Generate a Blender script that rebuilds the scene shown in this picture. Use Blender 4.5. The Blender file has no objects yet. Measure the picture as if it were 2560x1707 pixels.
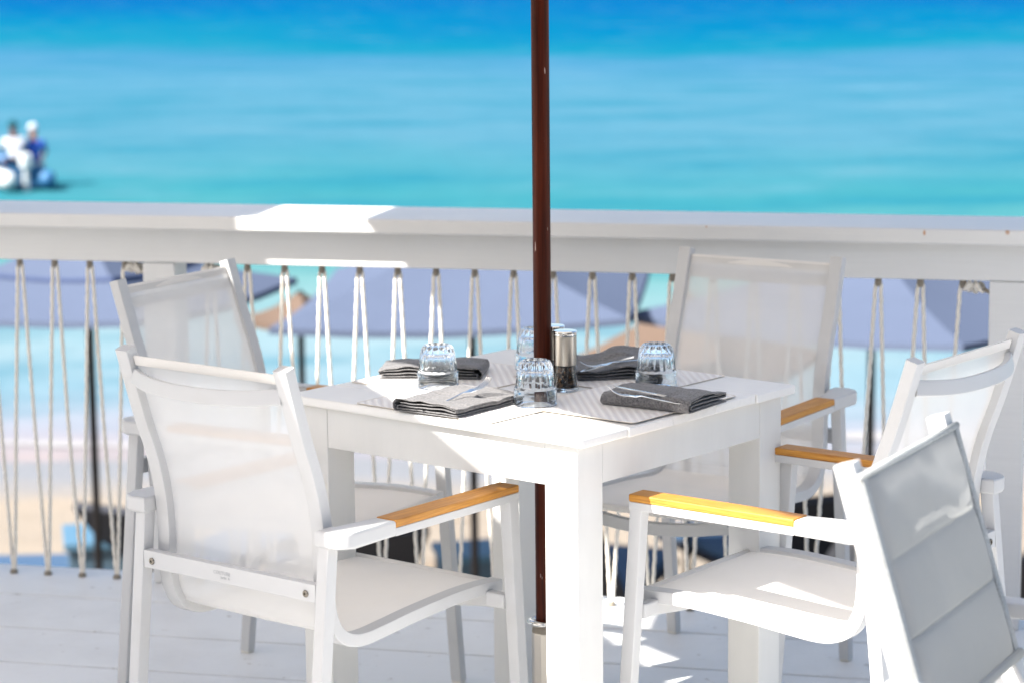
import bpy, bmesh, math, random
from mathutils import Vector, Matrix, noise
random.seed(7)
PI = math.pi
SC = bpy.context.scene
COL = SC.collection

# ------------------------------------------------------------------ camera
cam_d = bpy.data.cameras.new('camera')
cam = bpy.data.objects.new('camera', cam_d); COL.objects.link(cam)
PITCH, ROLL, CAMH, FPX = 0.1604, -0.0099, 1.578, 6044.0
cam.location = (0, 0, CAMH)
cam.matrix_world = Matrix.Translation((0, 0, CAMH)) @ Matrix.Rotation(PI/2 - PITCH, 4, 'X') @ Matrix.Rotation(ROLL, 4, 'Z')
cam_d.sensor_width = 36.0
cam_d.lens = FPX*36/2560
cam_d.clip_start = 0.1; cam_d.clip_end = 20000
cam_d.dof.use_dof = True
cam_d.dof.focus_distance = 4.3
cam_d.dof.aperture_fstop = 4.2
SC.camera = cam

# ------------------------------------------------------------------ light
TO_SUN = Vector((-0.861, -0.519, 1.0)).normalized()
ELEV = math.asin(TO_SUN.z)
w = bpy.data.worlds.new('World'); SC.world = w; w.use_nodes = True
nt = w.node_tree; nt.nodes.clear()
sky = nt.nodes.new('ShaderNodeTexSky'); sky.sky_type = 'NISHITA'; sky.sun_disc = False
sky.sun_elevation = ELEV; sky.sun_rotation = math.atan2(TO_SUN.x, TO_SUN.y)
sky.altitude = 0; sky.air_density = 1.0; sky.dust_density = 2.2; sky.ozone_density = 0.6
bg = nt.nodes.new('ShaderNodeBackground'); bg.inputs[1].default_value = 0.10
wo = nt.nodes.new('ShaderNodeOutputWorld')
nt.links.new(sky.outputs[0], bg.inputs[0]); nt.links.new(bg.outputs[0], wo.inputs[0])
sl = bpy.data.lights.new('sun', 'SUN'); sl.energy = 5.0; sl.angle = math.radians(0.53); sl.color = (1.0, 0.95, 0.88)
so = bpy.data.objects.new('sun', sl); COL.objects.link(so)
so.rotation_euler = TO_SUN.to_track_quat('Z', 'Y').to_euler(); so.location = (-6, -4, 9)
vs = SC.view_settings
vs.view_transform = 'Standard'; vs.look = 'None'; vs.exposure = 1.56; vs.gamma = 1.0
SC.render.engine = 'CYCLES'
cy = SC.cycles
cy.use_denoising = True
cy.max_bounces = 14; cy.diffuse_bounces = 6; cy.glossy_bounces = 6; cy.transmission_bounces = 14; cy.transparent_max_bounces = 16
cy.sample_clamp_indirect = 6.0

# ------------------------------------------------------------------ geometry helpers
def add_box(bm, c, s, bevel=0.0, M=None, seg=2):
    r = bmesh.ops.create_cube(bm, size=1.0)
    vs_ = r['verts']
    for v in vs_: v.co = Vector((c[0]+v.co.x*s[0], c[1]+v.co.y*s[1], c[2]+v.co.z*s[2]))
    if bevel > 0:
        es = {e for v in vs_ for e in v.link_edges}
        rb = bmesh.ops.bevel(bm, geom=list(es), offset=bevel, segments=seg, profile=0.5, affect='EDGES')
        vs_ = list({v for f in rb['faces'] for v in f.verts} | {v for v in vs_ if v.is_valid})
    if M is not None:
        for v in vs_: v.co = M @ v.co
    return vs_

def prism(bm, pts, axis, a, b):
    """extrude a closed 2-D polygon along axis ('x': pts=(y,z); 'y': pts=(x,z); 'z': pts=(x,y)) from a to b"""
    def mk(p, t):
        return {'x': (t, p[0], p[1]), 'y': (p[0], t, p[1]), 'z': (p[0], p[1], t)}[axis]
    A = [bm.verts.new(mk(p, a)) for p in pts]; B = [bm.verts.new(mk(p, b)) for p in pts]
    n = len(pts)
    bm.faces.new(A); bm.faces.new(B[::-1])
    for i in range(n):
        bm.faces.new((A[i], B[i], B[(i+1) % n], A[(i+1) % n]))

def smooth_path(P, sub=6):
    P = [Vector(p) for p in P]; out = []
    for i in range(len(P)-1):
        p0 = P[max(i-1, 0)]; p1 = P[i]; p2 = P[i+1]; p3 = P[min(i+2, len(P)-1)]
        for k in range(sub):
            t = k/sub
            out.append(0.5*((2*p1)+(p2-p0)*t+(2*p0-5*p1+4*p2-p3)*t*t+(3*p1-p0-3*p2+p3)*t**3))
    out.append(P[-1]); return out

def rect_profile(wd, th, r):
    out = []
    for cx, cy_, a0 in ((wd/2-r, th/2-r, 0), (-wd/2+r, th/2-r, 90), (-wd/2+r, -th/2+r, 180), (wd/2-r, -th/2+r, 270)):
        for k in range(3):
            a = math.radians(a0+45*k); out.append((cx+r*math.cos(a), cy_+r*math.sin(a)))
    return out

def sweep(bm, path, prof, side=(1, 0, 0), caps=True, scale=None):
    """sweep a profile (u along side, v along the normal) along path"""
    path = [Vector(p) for p in path]; side = Vector(side); rings = []
    for i, p in enumerate(path):
        t = (path[min(i+1, len(path)-1)] - path[max(i-1, 0)]).normalized()
        s = (side - t*side.dot(t)).normalized(); n = t.cross(s)
        k = scale[i] if scale else 1.0
        rings.append([bm.verts.new(p + s*q[0]*k + n*q[1]*k) for q in prof])
    m = len(prof)
    for a, b in zip(rings[:-1], rings[1:]):
        for i in range(m):
            bm.faces.new((a[i], a[(i+1) % m], b[(i+1) % m], b[i]))
    if caps:
        bm.faces.new(rings[0][::-1]); bm.faces.new(rings[-1])
    return rings

def circ(r, n=12): return [(r*math.cos(2*PI*i/n), r*math.sin(2*PI*i/n)) for i in range(n)]

def lathe(bm, prof, n=32, c=(0, 0, 0), rad=None, close=False):
    rings = []
    for (r, z) in prof:
        ring = []
        for i in range(n):
            a = 2*PI*i/n
            rr = r if rad is None else rad(r, z, a)
            ring.append(bm.verts.new((c[0]+rr*math.cos(a), c[1]+rr*math.sin(a), c[2]+z)))
        rings.append(ring)
    pairs = list(zip(rings[:-1], rings[1:]))
    if close: pairs.append((rings[-1], rings[0]))
    for a, b in pairs:
        for i in range(n):
            bm.faces.new((a[i], a[(i+1) % n], b[(i+1) % n], b[i]))
    if not close:
        bm.faces.new(rings[0][::-1]); bm.faces.new(rings[-1])
    return rings

def obj(name, bm, mat, parent=None, smooth=None, **props):
    bmesh.ops.recalc_face_normals(bm, faces=bm.faces)
    me = bpy.data.meshes.new(name); bm.to_mesh(me); bm.free()
    if mat is not None: me.materials.append(mat)
    o = bpy.data.objects.new(name, me); COL.objects.link(o)
    if smooth is not None:
        me.polygons.foreach_set('use_smooth', [True]*len(me.polygons))
        if smooth < 180:
            me.set_sharp_from_angle(angle=math.radians(smooth))
    if smooth is not None and smooth < 60:
        wn = o.modifiers.new('weighted_normals', 'WEIGHTED_NORMAL'); wn.keep_sharp = True; wn.weight = 100
    if parent is not None: o.parent = parent
    for k, v in props.items(): o[k] = v
    return o

def thing(name, label, cat, loc=(0, 0, 0), rz=0.0, group=None):
    o = bpy.data.objects.new(name, None); COL.objects.link(o)
    o.empty_display_size = 0.1
    o.location = loc; o.rotation_euler = (0, 0, rz); o['label'] = label; o['category'] = cat
    if group: o['group'] = group
    return o

def tag(o, label, cat, group=None):
    o['label'] = label; o['category'] = cat
    if group: o['group'] = group
    return o

def dup(root, loc, rz, label, group=None):
    r = root.copy(); COL.objects.link(r); r.location = loc; r.rotation_euler = (0, 0, rz); r['label'] = label
    if group: r['group'] = group
    for ch in list(root.children):
        c = ch.copy(); COL.objects.link(c); c.parent = r
        for g_ in list(ch.children):
            d = g_.copy(); COL.objects.link(d); d.parent = c
    return r

def BM(): return bmesh.new()

# ------------------------------------------------------------------ materials
def mat(name, color, rough=0.5, spec=0.5, metal=0.0, build=None, **kw):
    m = bpy.data.materials.new(name); m.use_nodes = True
    t = m.node_tree; b = t.nodes['Principled BSDF']
    b.inputs['Base Color'].default_value = (*color, 1); b.inputs['Roughness'].default_value = rough
    b.inputs['Specular IOR Level'].default_value = spec; b.inputs['Metallic'].default_value = metal
    for k, v in kw.items(): b.inputs[k].default_value = v
    if build: build(t, b)
    return m

def N(t, typ, **kw):
    n = t.nodes.new(typ)
    for k, v in kw.items(): setattr(n, k, v)
    return n

def noise_tex(t, scale, detail=3, rough=0.5, vec=None, vscale=None):
    n = N(t, 'ShaderNodeTexNoise'); n.inputs['Scale'].default_value = scale
    n.inputs['Detail'].default_value = detail; n.inputs['Roughness'].default_value = rough
    if vec is None:
        tc = N(t, 'ShaderNodeTexCoord'); vec = tc.outputs['Object']
    if vscale:
        mp = N(t, 'ShaderNodeMapping'); mp.inputs['Scale'].default_value = vscale
        t.links.new(vec, mp.inputs['Vector']); vec = mp.outputs[0]
    t.links.new(vec, n.inputs['Vector']); return n

def mixc(t, fac, a, b):
    m = N(t, 'ShaderNodeMix', data_type='RGBA')
    if hasattr(fac, 'links') or hasattr(fac, 'is_output'): t.links.new(fac, m.inputs[0])
    else: m.inputs[0].default_value = fac
    for s, v in ((m.inputs[6], a), (m.inputs[7], b)):
        if isinstance(v, tuple): s.default_value = (*v, 1)
        else: t.links.new(v, s)
    return m.outputs[2]

def ramp(t, fac, stops, interp='LINEAR'):
    r = N(t, 'ShaderNodeValToRGB'); r.color_ramp.interpolation = interp
    el = r.color_ramp.elements
    while len(el) < len(stops): el.new(0.5)
    for e, (p, c) in zip(el, stops):
        e.position = p; e.color = (*c, 1) if isinstance(c, tuple) else (c, c, c, 1)
    t.links.new(fac, r.inputs[0]); return r.outputs[0]

def bump(t, b, h, strength=0.2, dist=0.001):
    n = N(t, 'ShaderNodeBump'); n.inputs['Strength'].default_value = strength; n.inputs['Distance'].default_value = dist
    t.links.new(h, n.inputs['Height']); t.links.new(n.outputs[0], b.inputs['Normal'])

def spots(t, base, pts, col, vec=None):
    """small stains: pts=(x,y,z,r) in object space"""
    tc = N(t, 'ShaderNodeTexCoord')
    nz = noise_tex(t, 90, 2)
    for (x, y, z, r, sz) in pts:
        mp = N(t, 'ShaderNodeMapping'); mp.inputs['Location'].default_value = (-x, -y, -z*sz); mp.inputs['Scale'].default_value = (1, 1, sz)
        t.links.new(tc.outputs['Object'], mp.inputs['Vector'])
        ln = N(t, 'ShaderNodeVectorMath', operation='LENGTH'); t.links.new(mp.outputs[0], ln.inputs[0])
        mr = N(t, 'ShaderNodeMapRange'); mr.inputs[1].default_value = r; mr.inputs[2].default_value = r*0.4
        t.links.new(ln.outputs['Value'], mr.inputs[0])
        mu = N(t, 'ShaderNodeMath', operation='MULTIPLY'); t.links.new(mr.outputs[0], mu.inputs[0]); t.links.new(nz.outputs[0], mu.inputs[1])
        mu2 = N(t, 'ShaderNodeMath', operation='MULTIPLY', use_clamp=True); t.links.new(mu.outputs[0], mu2.inputs[0]); mu2.inputs[1].default_value = 1.7
        base = mixc(t, mu2.outputs[0], base, col)
    return base

def painted_wood(name, col, axis_scale=(2, 60, 60), stains=None, dirt=0.06):
    def bld(t, b):
        g = noise_tex(t, 3.0, 6, 0.6, vscale=axis_scale)
        d = noise_tex(t, 2.3, 5, 0.6)
        c = mixc(t, ramp(t, d.outputs[0], [(0.45, 0.0), (0.8, 1.0)]), col, tuple(x*(1-dirt*2.2) for x in col))
        c = mixc(t, ramp(t, g.outputs[0], [(0.35, 0.0), (0.75, 1.0)]), c, tuple(x*(1-dirt) for x in col))
        if stains: c = spots(t, c, stains, (0.42, 0.17, 0.03))
        t.links.new(c, b.inputs['Base Color'])
        bump(t, b, g.outputs[0], 0.25, 0.0012)
    return mat(name, col, 0.42, 0.4, build=bld)

WHITE = (0.80, 0.785, 0.76)
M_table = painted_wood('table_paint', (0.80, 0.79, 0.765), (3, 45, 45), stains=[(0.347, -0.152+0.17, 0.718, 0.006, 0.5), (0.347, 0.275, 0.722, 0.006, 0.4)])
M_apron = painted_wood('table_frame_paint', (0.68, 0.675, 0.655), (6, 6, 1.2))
M_rail = painted_wood('rail_paint', (0.69, 0.69, 0.68), (2, 50, 50), stains=[(1.165, -0.055, 0.940, 0.0065, 0.8), (0.98, -0.055, 0.935, 0.004, 0.5), (0.48, -0.055, 0.94, 0.003, 1.0)], dirt=0.05)
def deck_b(t, b):
    g = noise_tex(t, 2.0, 6, 0.6, vscale=(1.5, 30, 30)); d = noise_tex(t, 4.0, 6, 0.65); s = noise_tex(t, 22.0, 3, 0.6)
    c = mixc(t, ramp(t, d.outputs[0], [(0.45, 0.0), (0.75, 1.0)]), (0.73, 0.735, 0.735), (0.66, 0.66, 0.655))
    c = mixc(t, ramp(t, s.outputs[0], [(0.66, 0.0), (0.74, 1.0)]), c, (0.46, 0.44, 0.41))
    t.links.new(c, b.inputs['Base Color']); bump(t, b, g.outputs[0], 0.3, 0.0015)
M_deck = mat('deck_paint', (0.73, 0.73, 0.72), 0.5, 0.35, build=deck_b)
def alu_b(t, b):
    d = noise_tex(t, 9.0, 4, 0.6)
    c = mixc(t, ramp(t, d.outputs[0], [(0.5, 0.0), (0.8, 1.0)]), (0.53, 0.53, 0.53), (0.49, 0.485, 0.475))
    t.links.new(c, b.inputs['Base Color'])
    f = noise_tex(t, 900.0, 1); bump(t, b, f.outputs[0], 0.06, 0.0003)
M_alu = mat('white_powdercoat', (0.66, 0.66, 0.655), 0.42, 0.3, build=alu_b)
def teak_b(t, b):
    g = noise_tex(t, 4.0, 6, 0.72, vscale=(70, 3, 70))
    c = ramp(t, g.outputs[0], [(0.3, (0.30, 0.115, 0.018)), (0.5, (0.46, 0.20, 0.028)), (0.72, (0.62, 0.31, 0.065))])
    t.links.new(c, b.inputs['Base Color']); bump(t, b, g.outputs[0], 0.2, 0.0006)
M_teak = mat('teak', (0.42, 0.18, 0.03), 0.45, 0.4, build=teak_b)

def sling_mat(name, col, open_fac, trans, weave=1500.0, hemcol=None):
    m = bpy.data.materials.new(name); m.use_nodes = True; t = m.node_tree; t.nodes.clear()
    out = N(t, 'ShaderNodeOutputMaterial')
    tc = N(t, 'ShaderNodeTexCoord')
    ck = N(t, 'ShaderNodeTexChecker'); ck.inputs['Scale'].default_value = weave
    t.links.new(tc.outputs['Object'], ck.inputs['Vector'])
    nz = noise_tex(t, 7.0, 4, 0.6)
    c1 = mixc(t, ramp(t, nz.outputs[0], [(0.45, 0.0), (0.75, 1.0)]), col, tuple(x*0.93 for x in col))
    c2 = mixc(t, ck.outputs['Fac'], c1, tuple(x*0.93 for x in col))
    df = N(t, 'ShaderNodeBsdfDiffuse'); tr = N(t, 'ShaderNodeBsdfTranslucent'); tp = N(t, 'ShaderNodeBsdfTransparent')
    t.links.new(c2, df.inputs[0]); t.links.new(c2, tr.inputs[0])
    wv = noise_tex(t, 600.0, 2)
    bp_ = N(t, 'ShaderNodeBump'); bp_.inputs['Strength'].default_value = 0.25; bp_.inputs['Distance'].default_value = 0.0006
    t.links.new(wv.outputs[0], bp_.inputs['Height']); t.links.new(bp_.outputs[0], df.inputs['Normal'])
    m1 = N(t, 'ShaderNodeMixShader'); m1.inputs[0].default_value = trans
    t.links.new(df.outputs[0], m1.inputs[1]); t.links.new(tr.outputs[0], m1.inputs[2])
    m2 = N(t, 'ShaderNodeMixShader'); m2.inputs[0].default_value = open_fac
    t.links.new(m1.outputs[0], m2.inputs[1]); t.links.new(tp.outputs[0], m2.inputs[2])
    t.links.new(m2.outputs[0], out.inputs[0]); return m
M_sling = sling_mat('white_sling_mesh', (0.82, 0.81, 0.795), 0.23, 0.34)
M_seat = sling_mat('white_seat_mesh', (0.86, 0.835, 0.80), 0.02, 0.2)
M_canvas = sling_mat('taupe_canvas', (0.80, 0.76, 0.71), 0.0, 0.30, 400)
M_steel_dark = mat('dark_screw', (0.22, 0.2, 0.17), 0.35, 0.5, 1.0)
M_steel = mat('brushed_steel', (0.50, 0.455, 0.40), 0.28, 0.5, 1.0, build=lambda t, b: bump(t, b, noise_tex(t, 8, 3, vscale=(90, 90, 2)).outputs[0], 0.15, 0.0004))
M_chrome = mat('polished_steel', (0.75, 0.74, 0.72), 0.12, 0.5, 1.0)
M_stand = mat('stand_steel', (0.56, 0.52, 0.46), 0.3, 0.5, 1.0, build=lambda t, b: bump(t, b, noise_tex(t, 8, 4, vscale=(60, 60, 2)).outputs[0], 0.2, 0.0006))
def pole_b(t, b):
    g = noise_tex(t, 3.0, 4, 0.6, vscale=(50, 50, 1.2))
    c = ramp(t, g.outputs[0], [(0.3, (0.022, 0.0035, 0.0015)), (0.7, (0.075, 0.013, 0.004))])
    s = noise_tex(t, 5.0, 2, 0.5, vscale=(22, 22, 3.5))
    c = mixc(t, ramp(t, s.outputs[0], [(0.735, 0.0), (0.745, 1.0)]), c, (0.35, 0.25, 0.22))
    t.links.new(c, b.inputs['Base Color'])
M_pole = mat('mahogany_pole', (0.06, 0.016, 0.008), 0.36, 0.12, build=pole_b)
M_glass = mat('clear_glass', (0.93, 0.97, 1.0), 0.0, 0.5, build=lambda t, b: None, **{'Transmission Weight': 1.0, 'IOR': 1.47})
M_millglass = mat('mill_glass', (0.96, 0.98, 1.0), 0.0, 0.5, **{'Transmission Weight': 1.0, 'IOR': 1.45})
def pepper_b(t, b):
    v = N(t, 'ShaderNodeTexVoronoi'); v.inputs['Scale'].default_value = 230.0
    tc = N(t, 'ShaderNodeTexCoord'); t.links.new(tc.outputs['Object'], v.inputs['Vector'])
    c = ramp(t, v.outputs['Color'], [(0.2, (0.006, 0.004, 0.003)), (0.6, (0.035, 0.018, 0.009)), (0.93, (0.22, 0.12, 0.05))])
    t.links.new(c, b.inputs['Base Color']); bump(t, b, v.outputs['Distance'], 1.0, 0.002)
M_pepper = mat('peppercorns', (0.02, 0.015, 0.01), 0.7, 0.3, build=pepper_b)
M_salt = mat('salt', (0.8, 0.8, 0.8), 0.8, 0.3, build=lambda t, b: bump(t, b, noise_tex(t, 400, 2).outputs[0], 0.8, 0.001))
def napkin_b(t, b):
    tc = N(t, 'ShaderNodeTexCoord')
    w1 = N(t, 'ShaderNodeTexWave'); w1.inputs['Scale'].default_value = 190.0; w1.inputs['Distortion'].default_value = 1.5
    t.links.new(tc.outputs['Object'], w1.inputs['Vector'])
    s = noise_tex(t, 260.0, 3, 0.75)
    l = noise_tex(t, 30.0, 3, 0.6)
    c = mixc(t, ramp(t, s.outputs[0], [(0.35, 0.0), (0.7, 1.0)]), (0.075, 0.073, 0.077), (0.26, 0.255, 0.255))
    c = mixc(t, ramp(t, l.outputs[0], [(0.4, 0.0), (0.7, 0.35)]), c, (0.11, 0.108, 0.112))
    t.links.new(c, b.inputs['Base Color'])
    ad = N(t, 'ShaderNodeMath', operation='ADD'); t.links.new(w1.outputs['Fac'], ad.inputs[0]); t.links.new(s.outputs[0], ad.inputs[1])
    bump(t, b, ad.outputs[0], 0.5, 0.0006)
M_napkin = mat('grey_chambray', (0.13, 0.13, 0.135), 0.95, 0.1, build=napkin_b, **{'Sheen Weight': 0.25})
def placemat_b(t, b):
    tc = N(t, 'ShaderNodeTexCoord')
    w1 = N(t, 'ShaderNodeTexWave', wave_type='BANDS', bands_direction='X'); w1.inputs['Scale'].default_value = 22.0
    w1.inputs['Distortion'].default_value = 0.4; w1.inputs['Detail Scale'].default_value = 3.0
    t.links.new(tc.outputs['Generated'], w1.inputs['Vector'])
    geo = N(t, 'ShaderNodeNewGeometry')
    mp = N(t, 'ShaderNodeMapping'); mp.inputs['Rotation'].default_value = (0, 0, math.radians(-5))
    t.links.new(geo.outputs['Position'], mp.inputs['Vector']); t.links.new(mp.outputs[0], w1.inputs['Vector'])
    f = noise_tex(t, 500.0, 2)
    c = mixc(t, ramp(t, w1.outputs['Fac'], [(0.15, 0.0), (0.85, 1.0)]), (0.71, 0.69, 0.68), (0.81, 0.80, 0.785))
    t.links.new(c, b.inputs['Base Color'])
    ad = N(t, 'ShaderNodeMath', operation='ADD'); t.links.new(w1.outputs['Fac'], ad.inputs[0])
    mu = N(t, 'ShaderNodeMath', operation='MULTIPLY'); mu.inputs[1].default_value = 0.4; t.links.new(f.outputs[0], mu.inputs[0]); t.links.new(mu.outputs[0], ad.inputs[1])
    bump(t, b, ad.outputs[0], 0.7, 0.0012)
M_mat = mat('woven_vinyl', (0.76, 0.74, 0.72), 0.6, 0.3, build=placemat_b)
M_edge = mat('placemat_edge', (0.66, 0.60, 0.52), 0.7, 0.2, build=lambda t, b: bump(t, b, noise_tex(t, 200, 2).outputs[0], 0.3, 0.0004))
M_rope = mat('cotton_rope', (0.66, 0.62, 0.54), 0.9, 0.15, build=lambda t, b: (t.links.new(mixc(t, noise_tex(t, 160, 3).outputs[0], (0.66, 0.62, 0.55), (0.84, 0.80, 0.73)), b.inputs['Base Color']), bump(t, b, noise_tex(t, 500, 2).outputs[0], 0.4, 0.0008))[0])
M_eye = mat('weathered_grommet', (0.25, 0.22, 0.18), 0.7, 0.3, build=lambda t, b: bump(t, b, noise_tex(t, 300, 2).outputs[0], 0.4, 0.001))
M_foot = mat('translucent_plastic', (0.62, 0.60, 0.55), 0.5, 0.4, build=lambda t, b: bump(t, b, noise_tex(t, 200, 2).outputs[0], 0.2, 0.0005))

# ------------------------------------------------------------------ setting: sea, sand
SEA_Z = -3.2
def sea_b(t, b):
    geo = N(t, 'ShaderNodeNewGeometry')
    sp = N(t, 'ShaderNodeSeparateXYZ'); t.links.new(geo.outputs['Position'], sp.inputs[0])
    mp = N(t, 'ShaderNodeMapping'); mp.inputs['Scale'].default_value = (0.024, 0.010, 1); t.links.new(geo.outputs['Position'], mp.inputs['Vector'])
    n1 = N(t, 'ShaderNodeTexNoise'); n1.inputs['Scale'].default_value = 1.0; n1.inputs['Detail'].default_value = 4; t.links.new(mp.outputs[0], n1.inputs['Vector'])
    # coordinate: log of the distance from the shore, shifted by noise
    lg = N(t, 'ShaderNodeMath', operation='LOGARITHM'); lg.inputs[1].default_value = 10.0; t.links.new(sp.outputs['Y'], lg.inputs[0])
    sk = N(t, 'ShaderNodeMath', operation='MULTIPLY'); sk.inputs[1].default_value = 0.0008; t.links.new(sp.outputs['X'], sk.inputs[0])
    a1 = N(t, 'ShaderNodeMath', operation='ADD'); t.links.new(lg.outputs[0], a1.inputs[0]); t.links.new(sk.outputs[0], a1.inputs[1])
    ns = N(t, 'ShaderNodeMath', operation='MULTIPLY_ADD'); ns.inputs[1].default_value = 0.34; ns.inputs[2].default_value = -0.17; t.links.new(n1.outputs[0], ns.inputs[0])
    a2 = N(t, 'ShaderNodeMath', operation='ADD'); t.links.new(a1.outputs[0], a2.inputs[0]); t.links.new(ns.outputs[0], a2.inputs[1])
    mr = N(t, 'ShaderNodeMapRange'); mr.inputs[1].default_value = 1.34; mr.inputs[2].default_value = 2.55; t.links.new(a2.outputs[0], mr.inputs[0])
    def P(y): return (math.log10(y)-1.34)/(2.55-1.34)
    c = ramp(t, mr.outputs[0], SEA_STOPS(P))
    mp2 = N(t, 'ShaderNodeMapping'); mp2.inputs['Scale'].default_value = (0.20, 0.36, 1); t.links.new(geo.outputs['Position'], mp2.inputs['Vector'])
    n2 = N(t, 'ShaderNodeTexNoise'); n2.inputs['Scale'].default_value = 1.0; n2.inputs['Detail'].default_value = 5; n2.inputs['Roughness'].default_value = 0.6; t.links.new(mp2.outputs[0], n2.inputs['Vector'])
    c = mixc(t, ramp(t, n2.outputs[0], [(0.48, 0.0), (0.68, 0.6)]), c, (0.006, 0.10, 0.15))
    c = mixc(t, ramp(t, n2.outputs[0], [(0.26, 0.45), (0.44, 0.0)]), c, (0.085, 0.165, 0.21))
    t.links.new(c, b.inputs['Base Color'])
    wv = N(t, 'ShaderNodeTexNoise'); wv.inputs['Scale'].default_value = 0.9; wv.inputs['Detail'].default_value = 6
    t.links.new(geo.outputs['Position'], wv.inputs['Vector']); bump(t, b, wv.outputs[0], 0.6, 0.12)
def SEA_STOPS(P):
    k = 0.67
    st_ = [(P(22.6), (0.27, 0.275, 0.27)), (P(24.0), (0.235, 0.285, 0.32)), (P(26.5), (0.16, 0.285, 0.325)), (P(31), (0.185, 0.31, 0.325)),
            (P(37), (0.080, 0.25, 0.24)), (P(46), (0.030, 0.195, 0.225)), (P(58), (0.055, 0.195, 0.26)), (P(84), (0.052, 0.19, 0.27)),
            (P(104), (0.036, 0.165, 0.265)), (P(118), (0.004, 0.150, 0.230)), (P(165), (0.000, 0.115, 0.235)), (P(260), (0.000, 0.072, 0.235))]
    return [(p_, (k*1.18*c_[0], k*1.02*c_[1], k*1.06*c_[2])) for p_, c_ in st_]
M_sea = mat('lagoon_water', (0.03, 0.14, 0.22), 0.7, 0.0, build=sea_b)
bm = BM()
xs = [-6000, -400, -120, -40, 0, 40, 120, 400, 6000]; ys = [20.5, 24, 30, 40, 60, 100, 200, 500, 2000, 12000]
G = [[bm.verts.new((x, y, SEA_Z)) for x in xs] for y in ys]
for j in range(len(ys)-1):
    for i in range(len(xs)-1): bm.faces.new((G[j][i], G[j][i+1], G[j+1][i+1], G[j+1][i]))
obj('sea', bm, M_sea, kind='structure')
def sand_b(t, b):
    geo = N(t, 'ShaderNodeNewGeometry'); sp = N(t, 'ShaderNodeSeparateXYZ'); t.links.new(geo.outputs['Position'], sp.inputs[0])
    n1 = noise_tex(t, 0.9, 5, 0.6, vscale=(1, 2.2, 1)); n2 = noise_tex(t, 14, 4, 0.6)
    c = ramp(t, n1.outputs[0], [(0.35, (0.235, 0.20, 0.16)), (0.6, (0.22, 0.19, 0.155)), (0.75, (0.18, 0.13, 0.085))])
    wet = N(t, 'ShaderNodeMapRange'); wet.inputs[1].default_value = 21.2; wet.inputs[2].default_value = 22.4
    ad = N(t, 'ShaderNodeMath', operation='MULTIPLY_ADD'); t.links.new(n1.outputs[0], ad.inputs[0]); ad.inputs[1].default_value = 1.2; t.links.new(sp.outputs['Y'], ad.inputs[2])
    t.links.new(ad.outputs[0], wet.inputs[0])
    c = mixc(t, wet.outputs[0], c, (0.160, 0.168, 0.182))
    t.links.new(c, b.inputs['Base Color']); bump(t, b, n2.outputs[0], 0.6, 0.03)
M_sand = mat('beach_sand', (0.42, 0.34, 0.26), 0.95, 0.1, build=sand_b)
bm = BM()
xs = [-200+8*i for i in range(51)]; ys = [-60, -20, 0, 4, 7, 10, 13, 15, 17, 19, 20.5, 21.5, 22.5, 23.5, 24.5]
def sand_z(x, y): return SEA_Z - 0.06 + (0.0 if y > 22.8 else min(1.0, (22.8-y)/16)*0.30) - (0.05 if y > 23 else 0) + 0.03*math.sin(x*0.9)*math.sin(y*1.3)*(1 if y < 21 else 0) + (0.07 if y < 22.9 else 0)
G = [[bm.verts.new((x, y, sand_z(x, y))) for x in xs] for y in ys]
for j in range(len(ys)-1):
    for i in range(len(xs)-1): bm.faces.new((G[j][i], G[j][i+1], G[j+1][i+1], G[j+1][i]))
obj('beach_sand', bm, M_sand, smooth=180, kind='structure')
bm = BM()
pth = [(x, 23.3+0.55*noise.noise(Vector((x*0.22, 3.1, 0)))+0.12*math.sin(x*0.8), SEA_Z+0.012) for x in [-14+0.4*i for i in range(71)]]
for k, (a, b_) in enumerate(zip(pth[:-1], pth[1:])):
    wa_ = 0.05+0.30*abs(noise.noise(Vector((a[0], 8, 0)))); wb_ = 0.05+0.30*abs(noise.noise(Vector((b_[0], 8, 0))))
    bm.faces.new([bm.verts.new((a[0], a[1]-wa_, a[2])), bm.verts.new((b_[0], b_[1]-wb_, b_[2])), bm.verts.new((b_[0], b_[1]+wb_, b_[2]+0.01)), bm.verts.new((a[0], a[1]+wa_, a[2]+0.01))])
bmesh.ops.remove_doubles(bm, verts=bm.verts, dist=0.001)
obj('surf_foam', bm, mat('foam', (0.24, 0.235, 0.24), 0.8, 0.2, build=lambda t, b: bump(t, b, noise_tex(t, 8, 4).outputs[0], 0.6, 0.03)), kind='structure')

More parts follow.
